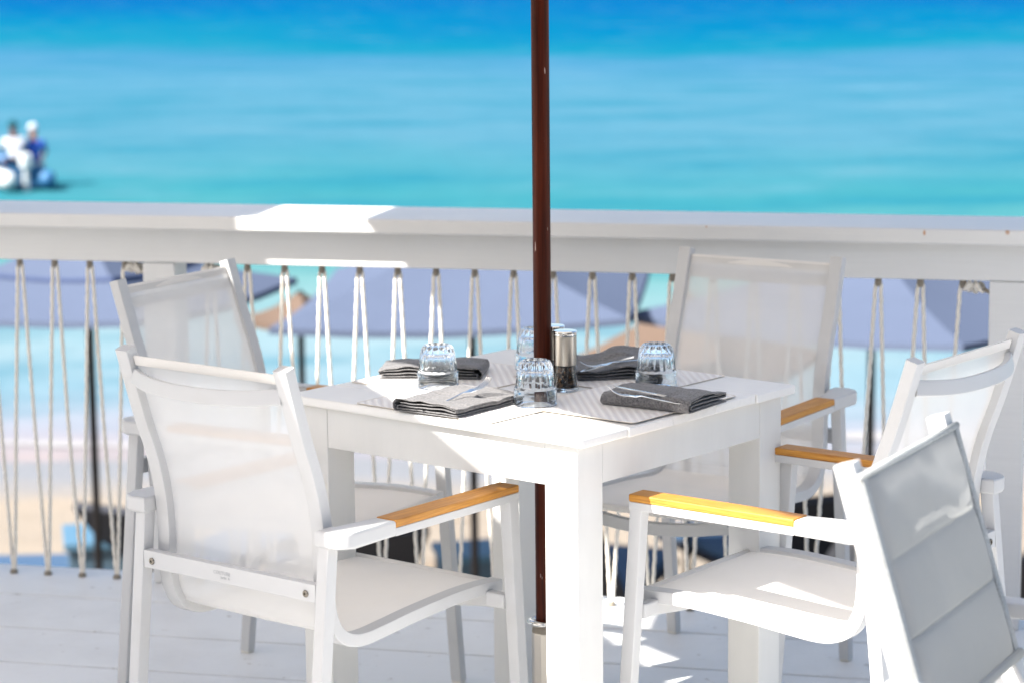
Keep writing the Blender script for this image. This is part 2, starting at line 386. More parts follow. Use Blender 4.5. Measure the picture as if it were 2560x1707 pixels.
# ------------------------------------------------------------------ deck
RZ = -0.2413; RLOC = (0, 5.7431, 0)
DX = Vector((math.cos(RZ), math.sin(RZ), 0)); DN = Vector((-math.sin(RZ), math.cos(RZ), 0))
def rl(s, off, z): return Vector(RLOC)+DX*s+DN*off+Vector((0, 0, z))
bm = BM()
edges = [0.114, -0.166, -0.446, -0.712]
while edges[-1] > -4.4: edges.append(edges[-1]-0.275)
for a, b_ in zip(edges[:-1], edges[1:]):
    add_box(bm, (0, (a+b_)/2, -0.016), (30, (a-b_)-0.009, 0.032), 0.0025)
for x in range(-28, 29): add_box(bm, (x*0.5, -2.1, -0.085), (0.05, 4.3, 0.1))
add_box(bm, (0, 0.085, -0.125), (30, 0.04, 0.18))
o = obj('deck', bm, M_deck, kind='structure'); o.location = RLOC; o.rotation_euler = (0, 0, RZ)
def pave_b(t, b):
    br = N(t, 'ShaderNodeTexBrick'); br.inputs['Scale'].default_value = 1.6
    br.inputs['Color1'].default_value = (0.13, 0.12, 0.105, 1); br.inputs['Color2'].default_value = (0.17, 0.155, 0.135, 1); br.inputs['Mortar'].default_value = (0.08, 0.075, 0.07, 1)
    tc = N(t, 'ShaderNodeTexCoord'); t.links.new(tc.outputs['Object'], br.inputs['Vector'])
    n = noise_tex(t, 9, 5); c = mixc(t, n.outputs[0], br.outputs[0], (0.12, 0.11, 0.10)); t.links.new(c, b.inputs['Base Color']); bump(t, b, n.outputs[0], 0.4, 0.004)
bm = BM(); add_box(bm, (0, -14.6, -0.06), (34, 20, 0.10))  # unseen dark ground added to cut light bounced from behind the camera
o = obj('bounce_cutting_paving', bm, mat('stone_paving', (0.15, 0.14, 0.12), 0.8, 0.2, build=pave_b), kind='structure'); o.location = RLOC; o.rotation_euler = (0, 0, RZ)
# unseen house added behind the camera to block the bright low sky
M_stucco = painted_wood('driftwood_cladding', (0.30, 0.275, 0.24), (1, 20, 20))
M_winglass = mat('dark_window_glass', (0.03, 0.04, 0.05), 0.1, 0.5, build=lambda t, b: bump(t, b, noise_tex(t, 2, 2).outputs[0], 0.05, 0.002))
hs = thing('sky_blocking_house', 'unseen low house with dark windows, added behind the camera to block the bright low sky', 'house', (0, -3.6, 0))
bm = BM(); add_box(bm, (1.5, -3.0, 1.6), (26, 6.0, 4.6), 0.02); obj('wall', bm, M_stucco, hs)
bm = BM(); prism(bm, [(0.7, 3.85), (-3.0, 5.3), (-6.7, 3.85), (-6.7, 4.0), (-3.0, 5.5), (0.7, 4.0)], 'x', -12.2, 15.2); obj('roof', bm, M_eye, hs)
for x in (-9, -5, -1, 3, 7, 11):
    bm = BM(); add_box(bm, (x, 0.02, 1.5), (1.6, 0.08, 1.5), 0.01); wf = obj('window', bm, M_rail, hs)
    bm = BM(); add_box(bm, (x, 0.065, 1.5), (1.4, 0.02, 1.3)); obj('pane', bm, M_winglass, wf)
# piles under the deck
for px in (-6, -2, 2, 6):
    bm = BM(); add_box(bm, (0, 0, -1.7), (0.16, 0.16, 3.0), 0.006)
    o = obj('deck_pile', bm, M_rail); o.location = rl(px, -0.3, 0); tag(o, 'white square wooden pile carrying the edge of the deck', 'pile', 'piles under the deck')

# ------------------------------------------------------------------ railing with rope infill
rail = thing('deck_railing', 'white wooden deck railing with wide flat cap and zigzag rope infill', 'railing', RLOC, RZ)
bm = BM(); add_box(bm, (0, 0.090, 0.9265), (12, 0.29, 0.036), 0.006, seg=3); obj('cap_board', bm, M_rail, rail, smooth=40)
bm = BM(); add_box(bm, (-4.7, 0.025, 0.8640), (11.94, 0.05, 0.087), 0.003)
add_box(bm, (4.2, 0.025, 0.8640), (5.854, 0.05, 0.087), 0.003)
obj('beam', bm, M_rail, rail)
for s in (-3.35, -0.905, 1.167, 3.5):
    bm = BM(); add_box(bm, (s, 0.048, 0.410), (0.084, 0.086, 0.818), 0.003); obj('post', bm, M_rail, rail)
def rope_tube(bm, path, r=0.0046):
    L = 0; prev = None; pts = []
    path = [Vector(p) for p in path]
    tot = sum((b-a).length for a, b in zip(path[:-1], path[1:])); n = max(6, int(tot/0.006))
    # resample
    cum = [0]
    for a, b in zip(path[:-1], path[1:]): cum.append(cum[-1]+(b-a).length)
    rings = []
    for i in range(n+1):
        d = tot*i/n; k = 0
        while k < len(cum)-2 and cum[k+1] < d: k += 1
        f = (d-cum[k])/max(1e-9, cum[k+1]-cum[k]); p = path[k].lerp(path[k+1], f)
        t = (path[k+1]-path[k]).normalized(); s = Vector((0, 1, 0)); s = (s-t*s.dot(t)).normalized(); nn = t.cross(s)
        tw = d/0.034*2*PI; ring = []
        for q in range(9):
            a = 2*PI*q/9; rr = r*(1+0.17*math.cos(3*a-tw*3/3*1.0))
            ring.append(bm.verts.new(p+s*rr*math.cos(a)+nn*rr*math.sin(a)))
        rings.append(ring)
    for a, b in zip(rings[:-1], rings[1:]):
        for q in range(9): bm.faces.new((a[q], a[(q+1) % 9], b[(q+1) % 9], b[q]))
def strand(x0, x1, y=0.026):
    sag = random.uniform(-0.002, 0.002)
    return [(x0, y, 0.822), (x0+(0.003 if x1 > x0 else -0.003)*2, y, 0.80), ((x0+x1)/2+sag, y+random.uniform(-.002, .002), 0.40), (x1+(0.004 if x1 < x0 else -0.004), y, 0.02), (x1, y, -0.004)]
bays = [([-1.002-0.0952*k for k in range(0, 14)], 'L'), ([-0.775+0.0968*k for k in range(0, 20)], 'M'), ([1.32+0.097*k for k in range(0, 8)], 'R')]
eyes = []
for tops, tag_ in bays:
    mx = max(tops)
    for x in tops:
        bm = BM()
        rope_tube(bm, strand(x, x-0.053)); eyes += [(x, 0.812, 1), (x-0.053, 0.002, 0)]
        if x != mx: rope_tube(bm, strand(x, x+0.0438))
        obj('rope', bm, M_rope, rail, smooth=180)
for (x, z, top) in eyes:
    bm = BM()
    if top: lathe(bm, [(0.0075, -0.012), (0.0085, -0.004), (0.0075, 0.007)], 12, (x, 0.026, z))
    else: lathe(bm, [(0.010, -0.002), (0.0105, 0.004), (0.0065, 0.010), (0.003, 0.010)], 12, (x, 0.026, z))
    obj('grommet', bm, M_eye, rail, smooth=50)
def knot(x, tail):
    bm = BM()
    for k in range(5):
        a = [(x+0.01+0.008*k+0.006*math.cos(q*PI/4), 0.026+0.012*math.sin(q*PI/4), 0.806-0.004*(k % 3)+0.010*math.cos(q*PI/4+k)) for q in range(9)]
        rope_tube(bm, a, 0.0042)
    if tail:
        rope_tube(bm, [(x+0.03, 0.026, 0.806), (x+0.05, 0.022, 0.797), (x+0.066, 0.018, 0.790)], 0.0045)
    obj('knot', bm, M_rope, rail, smooth=180)
    if tail:
        bm = BM(); sweep(bm, [(x+0.045, 0.02, 0.7995), (x+0.062, 0.018, 0.7915), (x+0.078, 0.016, 0.785)], circ(0.0042, 8), side=(0, 1, 0), scale=[1.15, 0.95, 0.6]); obj('frayed_tail', bm, M_eye, rail, smooth=180)
knot(-1.002, False); knot(1.064, True); knot(-0.80, False)

# ------------------------------------------------------------------ dining table
TC = Vector((0.056, 4.5457, 0)); TY = -0.695       # local x = u (towards near corner), local y = v
CU, SU = math.cos(TY), math.sin(TY)
def tuv(u, v, z=0.0): return Vector((TC.x+CU*u-SU*v, TC.y+SU*u+CU*v, z))
TA, TB = 0.716, 0.666
tbl = thing('dining_table', 'square white painted wooden dining table set for four under the parasol pole', 'table', TC, TY)
bm = BM()
for k in range(5):
    v0 = -TB/2+TB/5*k
    if k == 2:
        for (x0, x1) in ((-TA/2, -0.024), (0.024, TA/2)):
            add_box(bm, ((x0+x1)/2, v0+TB/10, 0.741), (x1-x0, TB/5-0.0012, 0.018), 0.0028, seg=2)
        add_box(bm, (0, v0+0.02, 0.741), (0.052, 0.04, 0.0172)); add_box(bm, (0, v0+TB/5-0.02, 0.741), (0.052, 0.04, 0.0172))
    else:
        dz = (0.0006, -0.0002, 0, 0.0004, -0.0003)[k]
        add_box(bm, ((0.0, 0.0015, 0, -0.001, 0.001)[k], v0+TB/10, 0.741+dz), (TA, TB/5-0.0012, 0.018), 0.0034 if k else 0.005, seg=3)
obj('tabletop', bm, M_table, tbl, smooth=40)
AX, AYm = 0.336, 0.318
for sx in (-1, 1):
    for sy in (-1, 1):
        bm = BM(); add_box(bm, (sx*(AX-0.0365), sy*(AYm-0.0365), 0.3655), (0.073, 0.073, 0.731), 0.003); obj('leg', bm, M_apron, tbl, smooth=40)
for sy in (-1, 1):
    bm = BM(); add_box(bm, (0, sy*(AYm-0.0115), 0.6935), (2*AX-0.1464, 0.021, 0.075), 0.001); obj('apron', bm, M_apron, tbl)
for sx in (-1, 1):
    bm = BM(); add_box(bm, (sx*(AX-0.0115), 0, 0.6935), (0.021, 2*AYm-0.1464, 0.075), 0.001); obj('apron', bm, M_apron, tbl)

# ------------------------------------------------------------------ parasols (the one through the table, and its neighbour)
def canopy_mesh(R, h, n=8, rot=0.0, sag=0.06, rings=5, vh=0.10):
    bm = BM()
    top = bm.verts.new((0, 0, h)); prev = None
    for k in range(1, rings+1):
        f = k/rings; ring = []
        m = 4
        for i in range(n*m):
            i0 = i//m; t = (i % m)/m
            a0 = rot+2*PI*i0/n; a1 = rot+2*PI*(i0+1)/n
            p = Vector((math.cos(a0), math.sin(a0), 0)).lerp(Vector((math.cos(a1), math.sin(a1), 0)), t)*R*f
            z = h*(1-f)-sag*math.sin(PI*f)*0.5-sag*0.5*math.sin(PI*t)*f
            ring.append(bm.verts.new((p.x, p.y, z)))
        if prev is None:
            for i in range(n*m): bm.faces.new((top, ring[i], ring[(i+1) % (n*m)]))
        else:
            for i in range(n*m): bm.faces.new((prev[i], ring[i], ring[(i+1) % (n*m)], prev[(i+1) % (n*m)]))
        prev = ring
    val = [bm.verts.new((v.co.x*1.004, v.co.y*1.004, v.co.z-vh)) for v in prev]
    for i in range(n*m): bm.faces.new((prev[i], val[i], val[(i+1) % (n*m)], prev[(i+1) % (n*m)]))
    return bm
def parasol(label, loc, rz, zr, R, h, n, pole_r, M_c, M_p, base=True, group=None, zfloor=0.0, tilt=0.0, sag=0.02):
    t = thing('patio_parasol', label, 'parasol', loc, rz, group)
    bm = BM(); lathe(bm, [(pole_r, zfloor), (pole_r, 0.4*zr), (pole_r, zr+h+0.02), (pole_r*0.5, zr+h+0.06)], 28); obj('pole', bm, M_p, t, smooth=50)
    bm = canopy_mesh(R, h, n, sag=sag)
    MT = Matrix.Translation((0, 0, zr)) @ Matrix.Rotation(tilt, 4, 'Y')
    for v in bm.verts: v.co = MT @ v.co
    o = obj('canopy', bm, M_c, t, smooth=20)
    sol = o.modifiers.new('thickness', 'SOLIDIFY'); sol.thickness = 0.003
    for i in range(n):
        a = 2*PI*i/n
        bm = BM(); e = MT @ Vector((math.cos(a)*R*0.985, math.sin(a)*R*0.985, -0.012)); c0 = MT @ Vector((math.cos(a)*pole_r, math.sin(a)*pole_r, h-0.03))
        mid = c0.lerp(e, 0.5)+Vector((0, 0, -0.035))
        sweep(bm, smooth_path([c0, mid, e], 3), rect_profile(0.016, 0.012, 0.002), side=(-math.sin(a), math.cos(a), 0)); obj('rib', bm, M_p, t, smooth=40)
    bm = BM(); lathe(bm, [(pole_r+0.004, zr+h-0.06), (pole_r+0.028, zr+h-0.05), (pole_r+0.028, zr+h-0.01), (pole_r+0.004, zr+h)], 20); obj('hub', bm, M_p, t, smooth=40)
    return t
par = parasol('tall parasol whose dark mahogany pole rises through the middle of the table', (0.058, 4.548, 0), TY+math.radians(5.2), 2.31, 1.67, 0.42, 8, 0.0170, M_canvas, M_pole, zfloor=0.02, tilt=-0.03)
par2 = parasol('taupe five sided parasol left of the table shading the near left chair', (-3.152, 3.900, 0), math.radians(-17.6), 2.2, 1.90, 0.45, 5, 0.024, M_canvas, M_pole)
par3 = parasol('unseen taupe parasol added at the far left of the deck to shade the end of the railing', (-3.35, 6.05, 0), 0.2, 2.45, 1.72, 0.45, 8, 0.024, M_canvas, M_pole)  # third canopy, added out of view to throw shade on the rail
st = thing('parasol_stand', 'steel parasol stand with round collar under the dining table', 'parasol stand', (0.058, 4.548, 0))
bm = BM(); lathe(bm, [(0.0185, 0.03), (0.0255, 0.03), (0.0255, 0.268), (0.022, 0.278), (0.0185, 0.278)], 10, close=True); obj('sleeve', bm, M_stand, st, smooth=25)
bm = BM(); lathe(bm, [(0.019+0.0075+0.0075*math.cos(a), 0.292+0.0065*math.sin(a)) for a in [k*PI/6 for k in range(12)]], 32, close=True); obj('collar', bm, M_chrome, st, smooth=180)
bm = BM(); lathe(bm, [(0.0175, 0.272), (0.0250, 0.272), (0.0235, 0.2845), (0.0175, 0.2845)], 24, close=True); obj('gasket', bm, M_eye, st, smooth=40)
for z in (0.165, 0.08):
    bm = BM(); lathe(bm, [(0.004, 0.0), (0.0042, 0.002), (0.002, 0.003)], 10)
    o = obj('screw', bm, M_steel_dark, st, smooth=40); o.rotation_euler = (PI/2, 0, 0); o.location = (-0.012, -0.0235, z)
bm = BM(); lathe(bm, [(0.24, 0.0), (0.24, 0.022), (0.22, 0.03), (0.05, 0.036), (0.03, 0.05), (0.0188, 0.05)], 40); obj('base_plate', bm, M_stand, st, smooth=40)

# ------------------------------------------------------------------ sling armchairs
RAILP = [(-.2645, .906), (-.228, .788), (-.204, .722), (-.189, .668), (-.181, .62), (-.178, .565), (-.178, .51), (-.172, .468), (-.155, .436), (-.127, .4185),
         (-.09, .4125), (-.03, .4165), (.033, .4225), (.1, .427), (.161, .430), (.22, .430), (.285, .4265)]
def leg_bm(x0, x1, top, bot, zt, z0=0.006):
    """top, bot = (y rear, y front)"""
    bm = BM()
    prof = rect_profile(x1-x0, 1, 0.0)
    cx = (x0+x1)/2
    n = 6; r = 0.0035
    rings = []
    for k in range(n+1):
        f = k/n; ya = bot[0]+(top[0]-bot[0])*f; yb = bot[1]+(top[1]-bot[1])*f; z = z0+(zt-z0)*f
        p = rect_profile(x1-x0, yb-ya, r)
        rings.append([bm.verts.new((cx+a, (ya+yb)/2+b, z)) for a, b in p])
    m = len(rings[0])
    for a, b in zip(rings[:-1], rings[1:]):
        for i in range(m): bm.faces.new((a[i], a[(i+1) % m], b[(i+1) % m], b[i]))
    bm.faces.new(rings[0][::-1]); bm.faces.new(rings[-1])
    return bm
def make_chair(label, group):
    t = thing('sling_armchair', label, 'armchair', (0, 0, 0), 0, group)
    path = smooth_path([(0, y, z) for y, z in RAILP], 5)
    for s in (-1, 1):
        bm = BM(); sweep(bm, [(s*0.188, p.y, p.z) for p in path], rect_profile(0.030, 0.0235, 0.003)); obj('side_rail', bm, M_alu, t, smooth=35)
        # front leg
        bm = leg_bm(0.2425, 0.2675, (0.2275, 0.2545), (0.2705, 0.2975), 0.602)
        if s < 0: [setattr(v, 'co', Vector((-v.co.x, v.co.y, v.co.z))) for v in bm.verts]
        lg = obj('leg', bm, M_alu, t, smooth=35)
        bm = BM(); add_box(bm, (s*0.255, 0.284, 0.004), (0.022, 0.024, 0.008), 0.002); obj('foot_cap', bm, M_foot, lg)
        bm = leg_bm(0.207, 0.232, (-0.2135, -0.1875), (-0.2745, -0.2485), 0.603)
        if s < 0: [setattr(v, 'co', Vector((-v.co.x, v.co.y, v.co.z))) for v in bm.verts]
        lg = obj('leg', bm, M_alu, t, smooth=35)
        bm = BM(); add_box(bm, (s*0.2195, -0.262, 0.004), (0.022, 0.023, 0.008), 0.002); obj('foot_cap', bm, M_foot, lg)
        # arm
        bm = BM()
        arc = [(0.2395+0.028*math.sin(a), -0.189-0.028*math.cos(a)) for a in [k*PI/16 for k in range(9)]]
        pl = [(0.2045, -0.217)]+arc+[(0.2675, -0.083), (0.2225, -0.083), (0.2225, -0.180), (0.219, -0.1755), (0.212, -0.173), (0.2045, -0.173)]
        prism(bm, [(s*a, b) for a, b in pl], 'z', 0.6005, 0.6290)
        es = [e for e in bm.edges if abs(e.verts[0].co.z-e.verts[1].co.z) < 1e-6]
        bmesh.ops.bevel(bm, geom=es, offset=0.0055, segments=3, profile=0.5, affect='EDGES')
        add_box(bm, (s*0.245, 0.0865, 0.60825), (0.045, 0.3395, 0.0150), 0.002)
        arm = obj('armrest', bm, M_alu, t, smooth=35)
        bm = BM(); add_box(bm, (s*0.245, 0.0865, 0.6224), (0.0456, 0.3390, 0.0138), 0.0028, seg=3); obj('wood_cap', bm, M_teak, arm, smooth=40)
        # bracket from side rail to front leg
        bm = BM(); add_box(bm, (s*0.2225, 0.246, 0.4120), (0.042, 0.020, 0.027), 0.003); obj('seat_bracket', bm, M_alu, t)
    # curved front rail
    bm = BM(); sweep(bm, smooth_path([(-0.2425, 0.246, 0.4120), (-0.18, 0.250, 0.4060), (-0.09, 0.256, 0.3925), (0, 0.258, 0.3875), (0.09, 0.256, 0.3925), (0.18, 0.250, 0.4060), (0.2425, 0.246, 0.4120)], 5),
                     rect_profile(0.018, 0.0265, 0.003), side=(0, 1, 0)); obj('front_rail', bm, M_alu, t, smooth=35)
    # rear bar with screws
    bm = BM(); add_box(bm, (0, -0.212, 0.5205), (0.4135, 0.018, 0.032), 0.0022); rb = obj('rear_bar', bm, M_alu, t, smooth=40)
    for s in (-1, 1):
        bm = BM(); lathe(bm, [(0.0062, 0), (0.0062, 0.0016), (0.0054, 0.0024), (0.0026, 0.0024), (0.0024, 0.0006)], 16)
        o = obj('screw', bm, M_steel_dark, rb, smooth=40); o.rotation_euler = (PI/2, 0, 0); o.location = (s*0.1853, -0.2212, 0.5185)
    # bowed top bar behind the sling
    bm = BM(); sweep(bm, smooth_path([(-0.174, -0.256, 0.857), (-0.12, -0.279, 0.852), (-0.05, -0.292, 0.849), (0.05, -0.292, 0.849), (0.12, -0.279, 0.852), (0.174, -0.256, 0.857)], 5),
                     rect_profile(0.027, 0.013, 0.003), side=(0, 0.25, 1)); obj('top_rail', bm, M_alu, t, smooth=35)
    # sling
    nx = 14
    def sl(i0, i1, name, mt):
        bm = BM(); G = []
        pp = smooth_path([(0, y, z) for y, z in RAILP], 5)[i0:i1+1]
        for k, p in enumerate(pp):
            row = []
            kk = i0+k; f = kk/80
            for i in range(nx+1):
                x = -0.1722+0.3444*i/nx; e = 1-(2*i/nx-1)**2
                dz = -0.010*e*math.sin(min(1, max(0, (f-0.55)/0.45))*PI) if f > 0.55 else 0
                dy = -0.007*e*math.sin(min(1, f/0.6)*PI) if f < 0.6 else 0
                off = 0.004
                row.append(bm.verts.new((x, p.y+dy+(off if f < 0.5 else 0), p.z+dz+(off if f > 0.5 else 0))))
            G.append(row)
        for a, b in zip(G[:-1], G[1:]):
            for i in range(nx): bm.faces.new((a[i], a[i+1], b[i+1], b[i]))
        o = obj(name, bm, mt, t, smooth=180)
        return o
    sl(1, 45, 'backrest', M_sling); sl(45, 80, 'seat', M_seat)
    # hems: top and front
    bm = BM(); p0 = smooth_path([(0, y, z) for y, z in RAILP], 5)
    sweep(bm, [(x, p0[1].y+0.003-0.0006, p0[1].z-0.004) for x in (-0.172, -0.06, 0.06, 0.172)], rect_profile(0.018, 0.0045, 0.002), side=(0, -0.3, 1)); obj('top_hem', bm, M_seat, t, smooth=40)
    bm = BM(); sweep(bm, [(x, 0.284, 0.428) for x in (-0.172, -0.06, 0.06, 0.172)], circ(0.0075, 10), side=(0, 1, 0)); obj('front_hem', bm, M_seat, t, smooth=180)
    return t, rb
GC = 'white sling armchairs around the table'
chA, rbA = make_chair('white armchair nearest the camera on the left, its back turned, screws on the rear bar', GC)
def place(o, x, y, deg): o.location = (x, y, 0); o.rotation_euler = (0, 0, math.radians(deg))
place(chA, -0.358, 4.219, -38.3)
chB = dup(chA, (-0.498, 5.027, 0), math.radians(-120.5), 'white armchair at the far left by the rope railing, partly behind the nearer left chair', GC)
chF = dup(chA, (0.416, 5.134, 0), math.radians(147.4), 'white armchair at the far side of the table facing the camera, right of the pole', GC)
chD = dup(chA, (0.569, 4.227, 0), math.radians(52.3), 'white armchair at the right side of the table with sunlit orange armrest', GC)
# maker's lettering on the near chair's rear bar
def text_mesh(s, size, parent, loc, rot, mt, name='lettering'):
    cu = bpy.data.curves.new(name, 'FONT'); cu.body = s; cu.size = size; cu.extrude = 0.0001; cu.align_x = 'CENTER'
    tmp = bpy.data.objects.new(name, cu); COL.objects.link(tmp)
    dg = bpy.context.evaluated_depsgraph_get(); me = bpy.data.meshes.new_from_object(tmp.evaluated_get(dg))
    bpy.data.objects.remove(tmp)
    o = bpy.data.objects.new(name, me); COL.objects.link(o); me.materials.clear(); me.materials.append(mt)
    o.parent = parent; o.location = loc; o.rotation_euler = rot; return o
M_ink = mat('grey_print', (0.38, 0.39, 0.40), 0.6, 0.3)
text_mesh('COUTURE', 0.0088, rbA, (-0.012, -0.2213, 0.5205), (PI/2, 0, 0), M_ink)
text_mesh('Jardin  &', 0.0062, rbA, (-0.004, -0.2213, 0.5135), (PI/2, 0, 0), M_ink)

# ------------------------------------------------------------------ padded grey folding chair in the foreground
def padded_mat(name, ca, cb, wave):
    m = bpy.data.materials.new(name); m.use_nodes = True; t = m.node_tree; t.nodes.clear()
    out = N(t, 'ShaderNodeOutputMaterial'); tc = N(t, 'ShaderNodeTexCoord')
    s_ = noise_tex(t, 520, 3, 0.7)
    if wave:
        w1 = N(t, 'ShaderNodeTexWave', wave_type='BANDS', bands_direction='Z'); w1.inputs['Scale'].default_value = 120.0; w1.inputs['Distortion'].default_value = 0.5
        t.links.new(tc.outputs['Object'], w1.inputs['Vector']); f = w1.outputs['Fac']
    else: f = ramp(t, s_.outputs[0], [(0.4, 0.0), (0.6, 1.0)])
    l = noise_tex(t, 5, 4)
    c = mixc(t, f, ca, cb); c = mixc(t, ramp(t, l.outputs[0], [(0.4, 0.0), (0.75, 0.6)]), c, cb)
    df = N(t, 'ShaderNodeBsdfDiffuse'); tr = N(t, 'ShaderNodeBsdfTranslucent'); mx = N(t, 'ShaderNodeMixShader'); mx.inputs[0].default_value = 0.34
    t.links.new(c, df.inputs[0]); t.links.new(c, tr.inputs[0])
    ad = N(t, 'ShaderNodeMath', operation='ADD'); t.links.new(f, ad.inputs[0]); t.links.new(s_.outputs[0], ad.inputs[1])
    b_ = N(t, 'ShaderNodeBump'); b_.inputs['Strength'].default_value = 0.45; b_.inputs['Distance'].default_value = 0.0007
    t.links.new(ad.outputs[0], b_.inputs['Height']); t.links.new(b_.outputs[0], df.inputs['Normal'])
    t.links.new(df.outputs[0], mx.inputs[1]); t.links.new(tr.outputs[0], mx.inputs[2]); t.links.new(mx.outputs[0], out.inputs[0]); return m
M_grey = padded_mat('grey_padded_mesh', (0.44, 0.445, 0.435), (0.52, 0.525, 0.515), True)
M_hem = padded_mat('grey_speckled_hem', (0.36, 0.38, 0.38), (0.66, 0.68, 0.68), False)
E_RZ = math.radians(-118.7)
ch = thing('padded_chair', 'white chair with grey quilted padded backrest in the bottom right corner', 'chair', (0.766, 3.179, 0), E_RZ)
SLOPE = 0.305
def ey(z): return -0.26+SLOPE*(0.88-z)
for s in (-1, 1):
    bm = BM(); pts = [(s*0.186, ey(z), z) for z in (0.902, 0.80, 0.72, 0.64, 0.57)]+[(s*0.186, -0.10, 0.46), (s*0.186, 0.02, 0.31), (s*0.186, 0.14, 0.16), (s*0.186, 0.25, 0.004)]
    sweep(bm, smooth_path(pts, 5), rect_profile(0.030, 0.030, 0.004)); obj('back_post', bm, M_alu, ch, smooth=35)
    bm = BM(); sweep(bm, [(s*0.232, 0.255, 0.445), (s*0.232, -0.02, 0.25), (s*0.232, -0.30, 0.004)], rect_profile(0.024, 0.030, 0.004)); obj('leg', bm, M_alu, ch, smooth=35)
    bm = BM(); sweep(bm, smooth_path([(s*0.236, -0.19, 0.612), (s*0.236, 0.0, 0.612), (s*0.236, 0.2, 0.606)], 4), rect_profile(0.040, 0.024, 0.005)); ar = obj('armrest', bm, M_alu, ch, smooth=35)
    bm = BM(); lathe(bm, [(0.007, 0), (0.007, 0.002), (0.003, 0.003)], 14); o = obj('screw', bm, M_steel_dark, ar); o.rotation_euler = (0, -PI/2*s*-1 if s > 0 else -PI/2, 0); o.location = (s*0.2565, -0.165, 0.612) if s > 0 else (-0.2565, -0.165, 0.612)
    bm = BM(); sweep(bm, [(s*0.236, 0.19, 0.60), (s*0.236, 0.235, 0.43)], rect_profile(0.022, 0.022, 0.004)); obj('arm_support', bm, M_alu, ch, smooth=35)
def seg_d(px_, pz_, a, b):
    ax, az, bx, bz = a[0], a[1], b[0], b[1]; L = (bx-ax)**2+(bz-az)**2
    t_ = max(0, min(1, ((px_-ax)*(bx-ax)+(pz_-az)*(bz-az))/L)); return math.hypot(px_-ax-t_*(bx-ax), pz_-az-t_*(bz-az))
def sun_opening(x, z):
    wob = 0.004*noise.noise(Vector((x*60, z*60, 3)))
    return seg_d(x, z, (.135, .851), (.0, .857)) < 0.0085+wob or seg_d(x, z, (-.015, .847), (-.145, .802)) < 0.012+wob or seg_d(x, z, (-.07, .853), (-.165, .850)) < 0.015+wob
bm = BM(); nx, nz = 80, 108; Gf = []; Gb = []
seams = [0.884, 0.772, 0.668, 0.560]
z1, z0 = seams[0], seams[3]
for j in range(nz+1):
    z = z1+(z0-z1)*j/nz
    k = 0 if z > seams[1] else (1 if z > seams[2] else 2)
    f = min(1, max(0, (seams[k]-z)/(seams[k]-seams[k+1]))); puff = abs(math.sin(PI*f))**0.35
    rf, rb_ = [], []
    for i in range(nx+1):
        x = -0.2005+0.401*i/nx; d = min(i, nx-i)/nx
        e = min(1.0, max(0.0, d-0.055)/0.05)
        th = 0.003+0.0095*puff*(e**0.5)
        wr = 0.0012*noise.noise(Vector((x*12, z*12, 1)))+0.0007*noise.noise(Vector((x*40, z*30, 5)))
        rf.append(bm.verts.new((x, ey(z)+0.0165+th+wr, z))); rb_.append(bm.verts.new((x, ey(z)+0.0155, z)))
    Gf.append(rf); Gb.append(rb_)
for Gx in (Gf, Gb):
    for a, b in zip(Gx[:-1], Gx[1:]):
        for i in range(nx):
            if Gx is Gb and sun_opening((a[i].co.x+a[i+1].co.x)/2, (a[i].co.z+b[i].co.z)/2): continue   # holes shaped so sun glows through the front cloth as light patches
            bm.faces.new((a[i], a[i+1], b[i+1], b[i]))
for j in range(nz):
    bm.faces.new((Gf[j][0], Gf[j+1][0], Gb[j+1][0], Gb[j][0])); bm.faces.new((Gf[j][-1], Gf[j+1][-1], Gb[j+1][-1], Gb[j][-1]))
for j in (0, nz):
    for i in range(nx): bm.faces.new((Gf[j][i], Gf[j][i+1], Gb[j][i+1], Gb[j][i]))
bk = obj('backrest', bm, M_grey, ch, smooth=180)
for s in (-1, 1):
    bm = BM(); sweep(bm, [(s*0.1905, ey(z)+0.0205, z) for z in (0.884, 0.78, 0.67, 0.560)], rect_profile(0.017, 0.0045, 0.002)); obj('side_hem', bm, M_hem, bk, smooth=40)
for sz in seams[1:3]:
    bm = BM(); sweep(bm, [(x, ey(sz)+0.0200, sz) for x in (-0.182, -0.06, 0.06, 0.182)], circ(0.0011, 6), side=(0, 1, 0)); obj('seam', bm, M_hem, bk, smooth=180)
bm = BM(); sweep(bm, [(x, ey(0.885)+0.0185, 0.8865) for x in (-0.2, -0.06, 0.06, 0.2)], circ(0.0055, 10), side=(0, 1, 0)); obj('top_hem', bm, M_hem, bk, smooth=180)
bm = BM(); sweep(bm, [(x, ey(0.562)+0.0225, 0.556) for x in (-0.2, -0.06, 0.06, 0.2)], circ(0.0085, 10), side=(0, 1, 0)); obj('bottom_hem', bm, M_grey, bk, smooth=180)
bm = BM(); add_box(bm, (0, 0.06, 0.452), (0.37, 0.40, 0.022), 0.008, seg=3); obj('seat', bm, M_grey, ch, smooth=40)
bm = BM(); add_box(bm, (0, 0.20, 0.43), (0.44, 0.022, 0.022), 0.003); add_box(bm, (0, -0.10, 0.43), (0.40, 0.022, 0.022), 0.003); obj('cross_bar', bm, M_alu, ch)

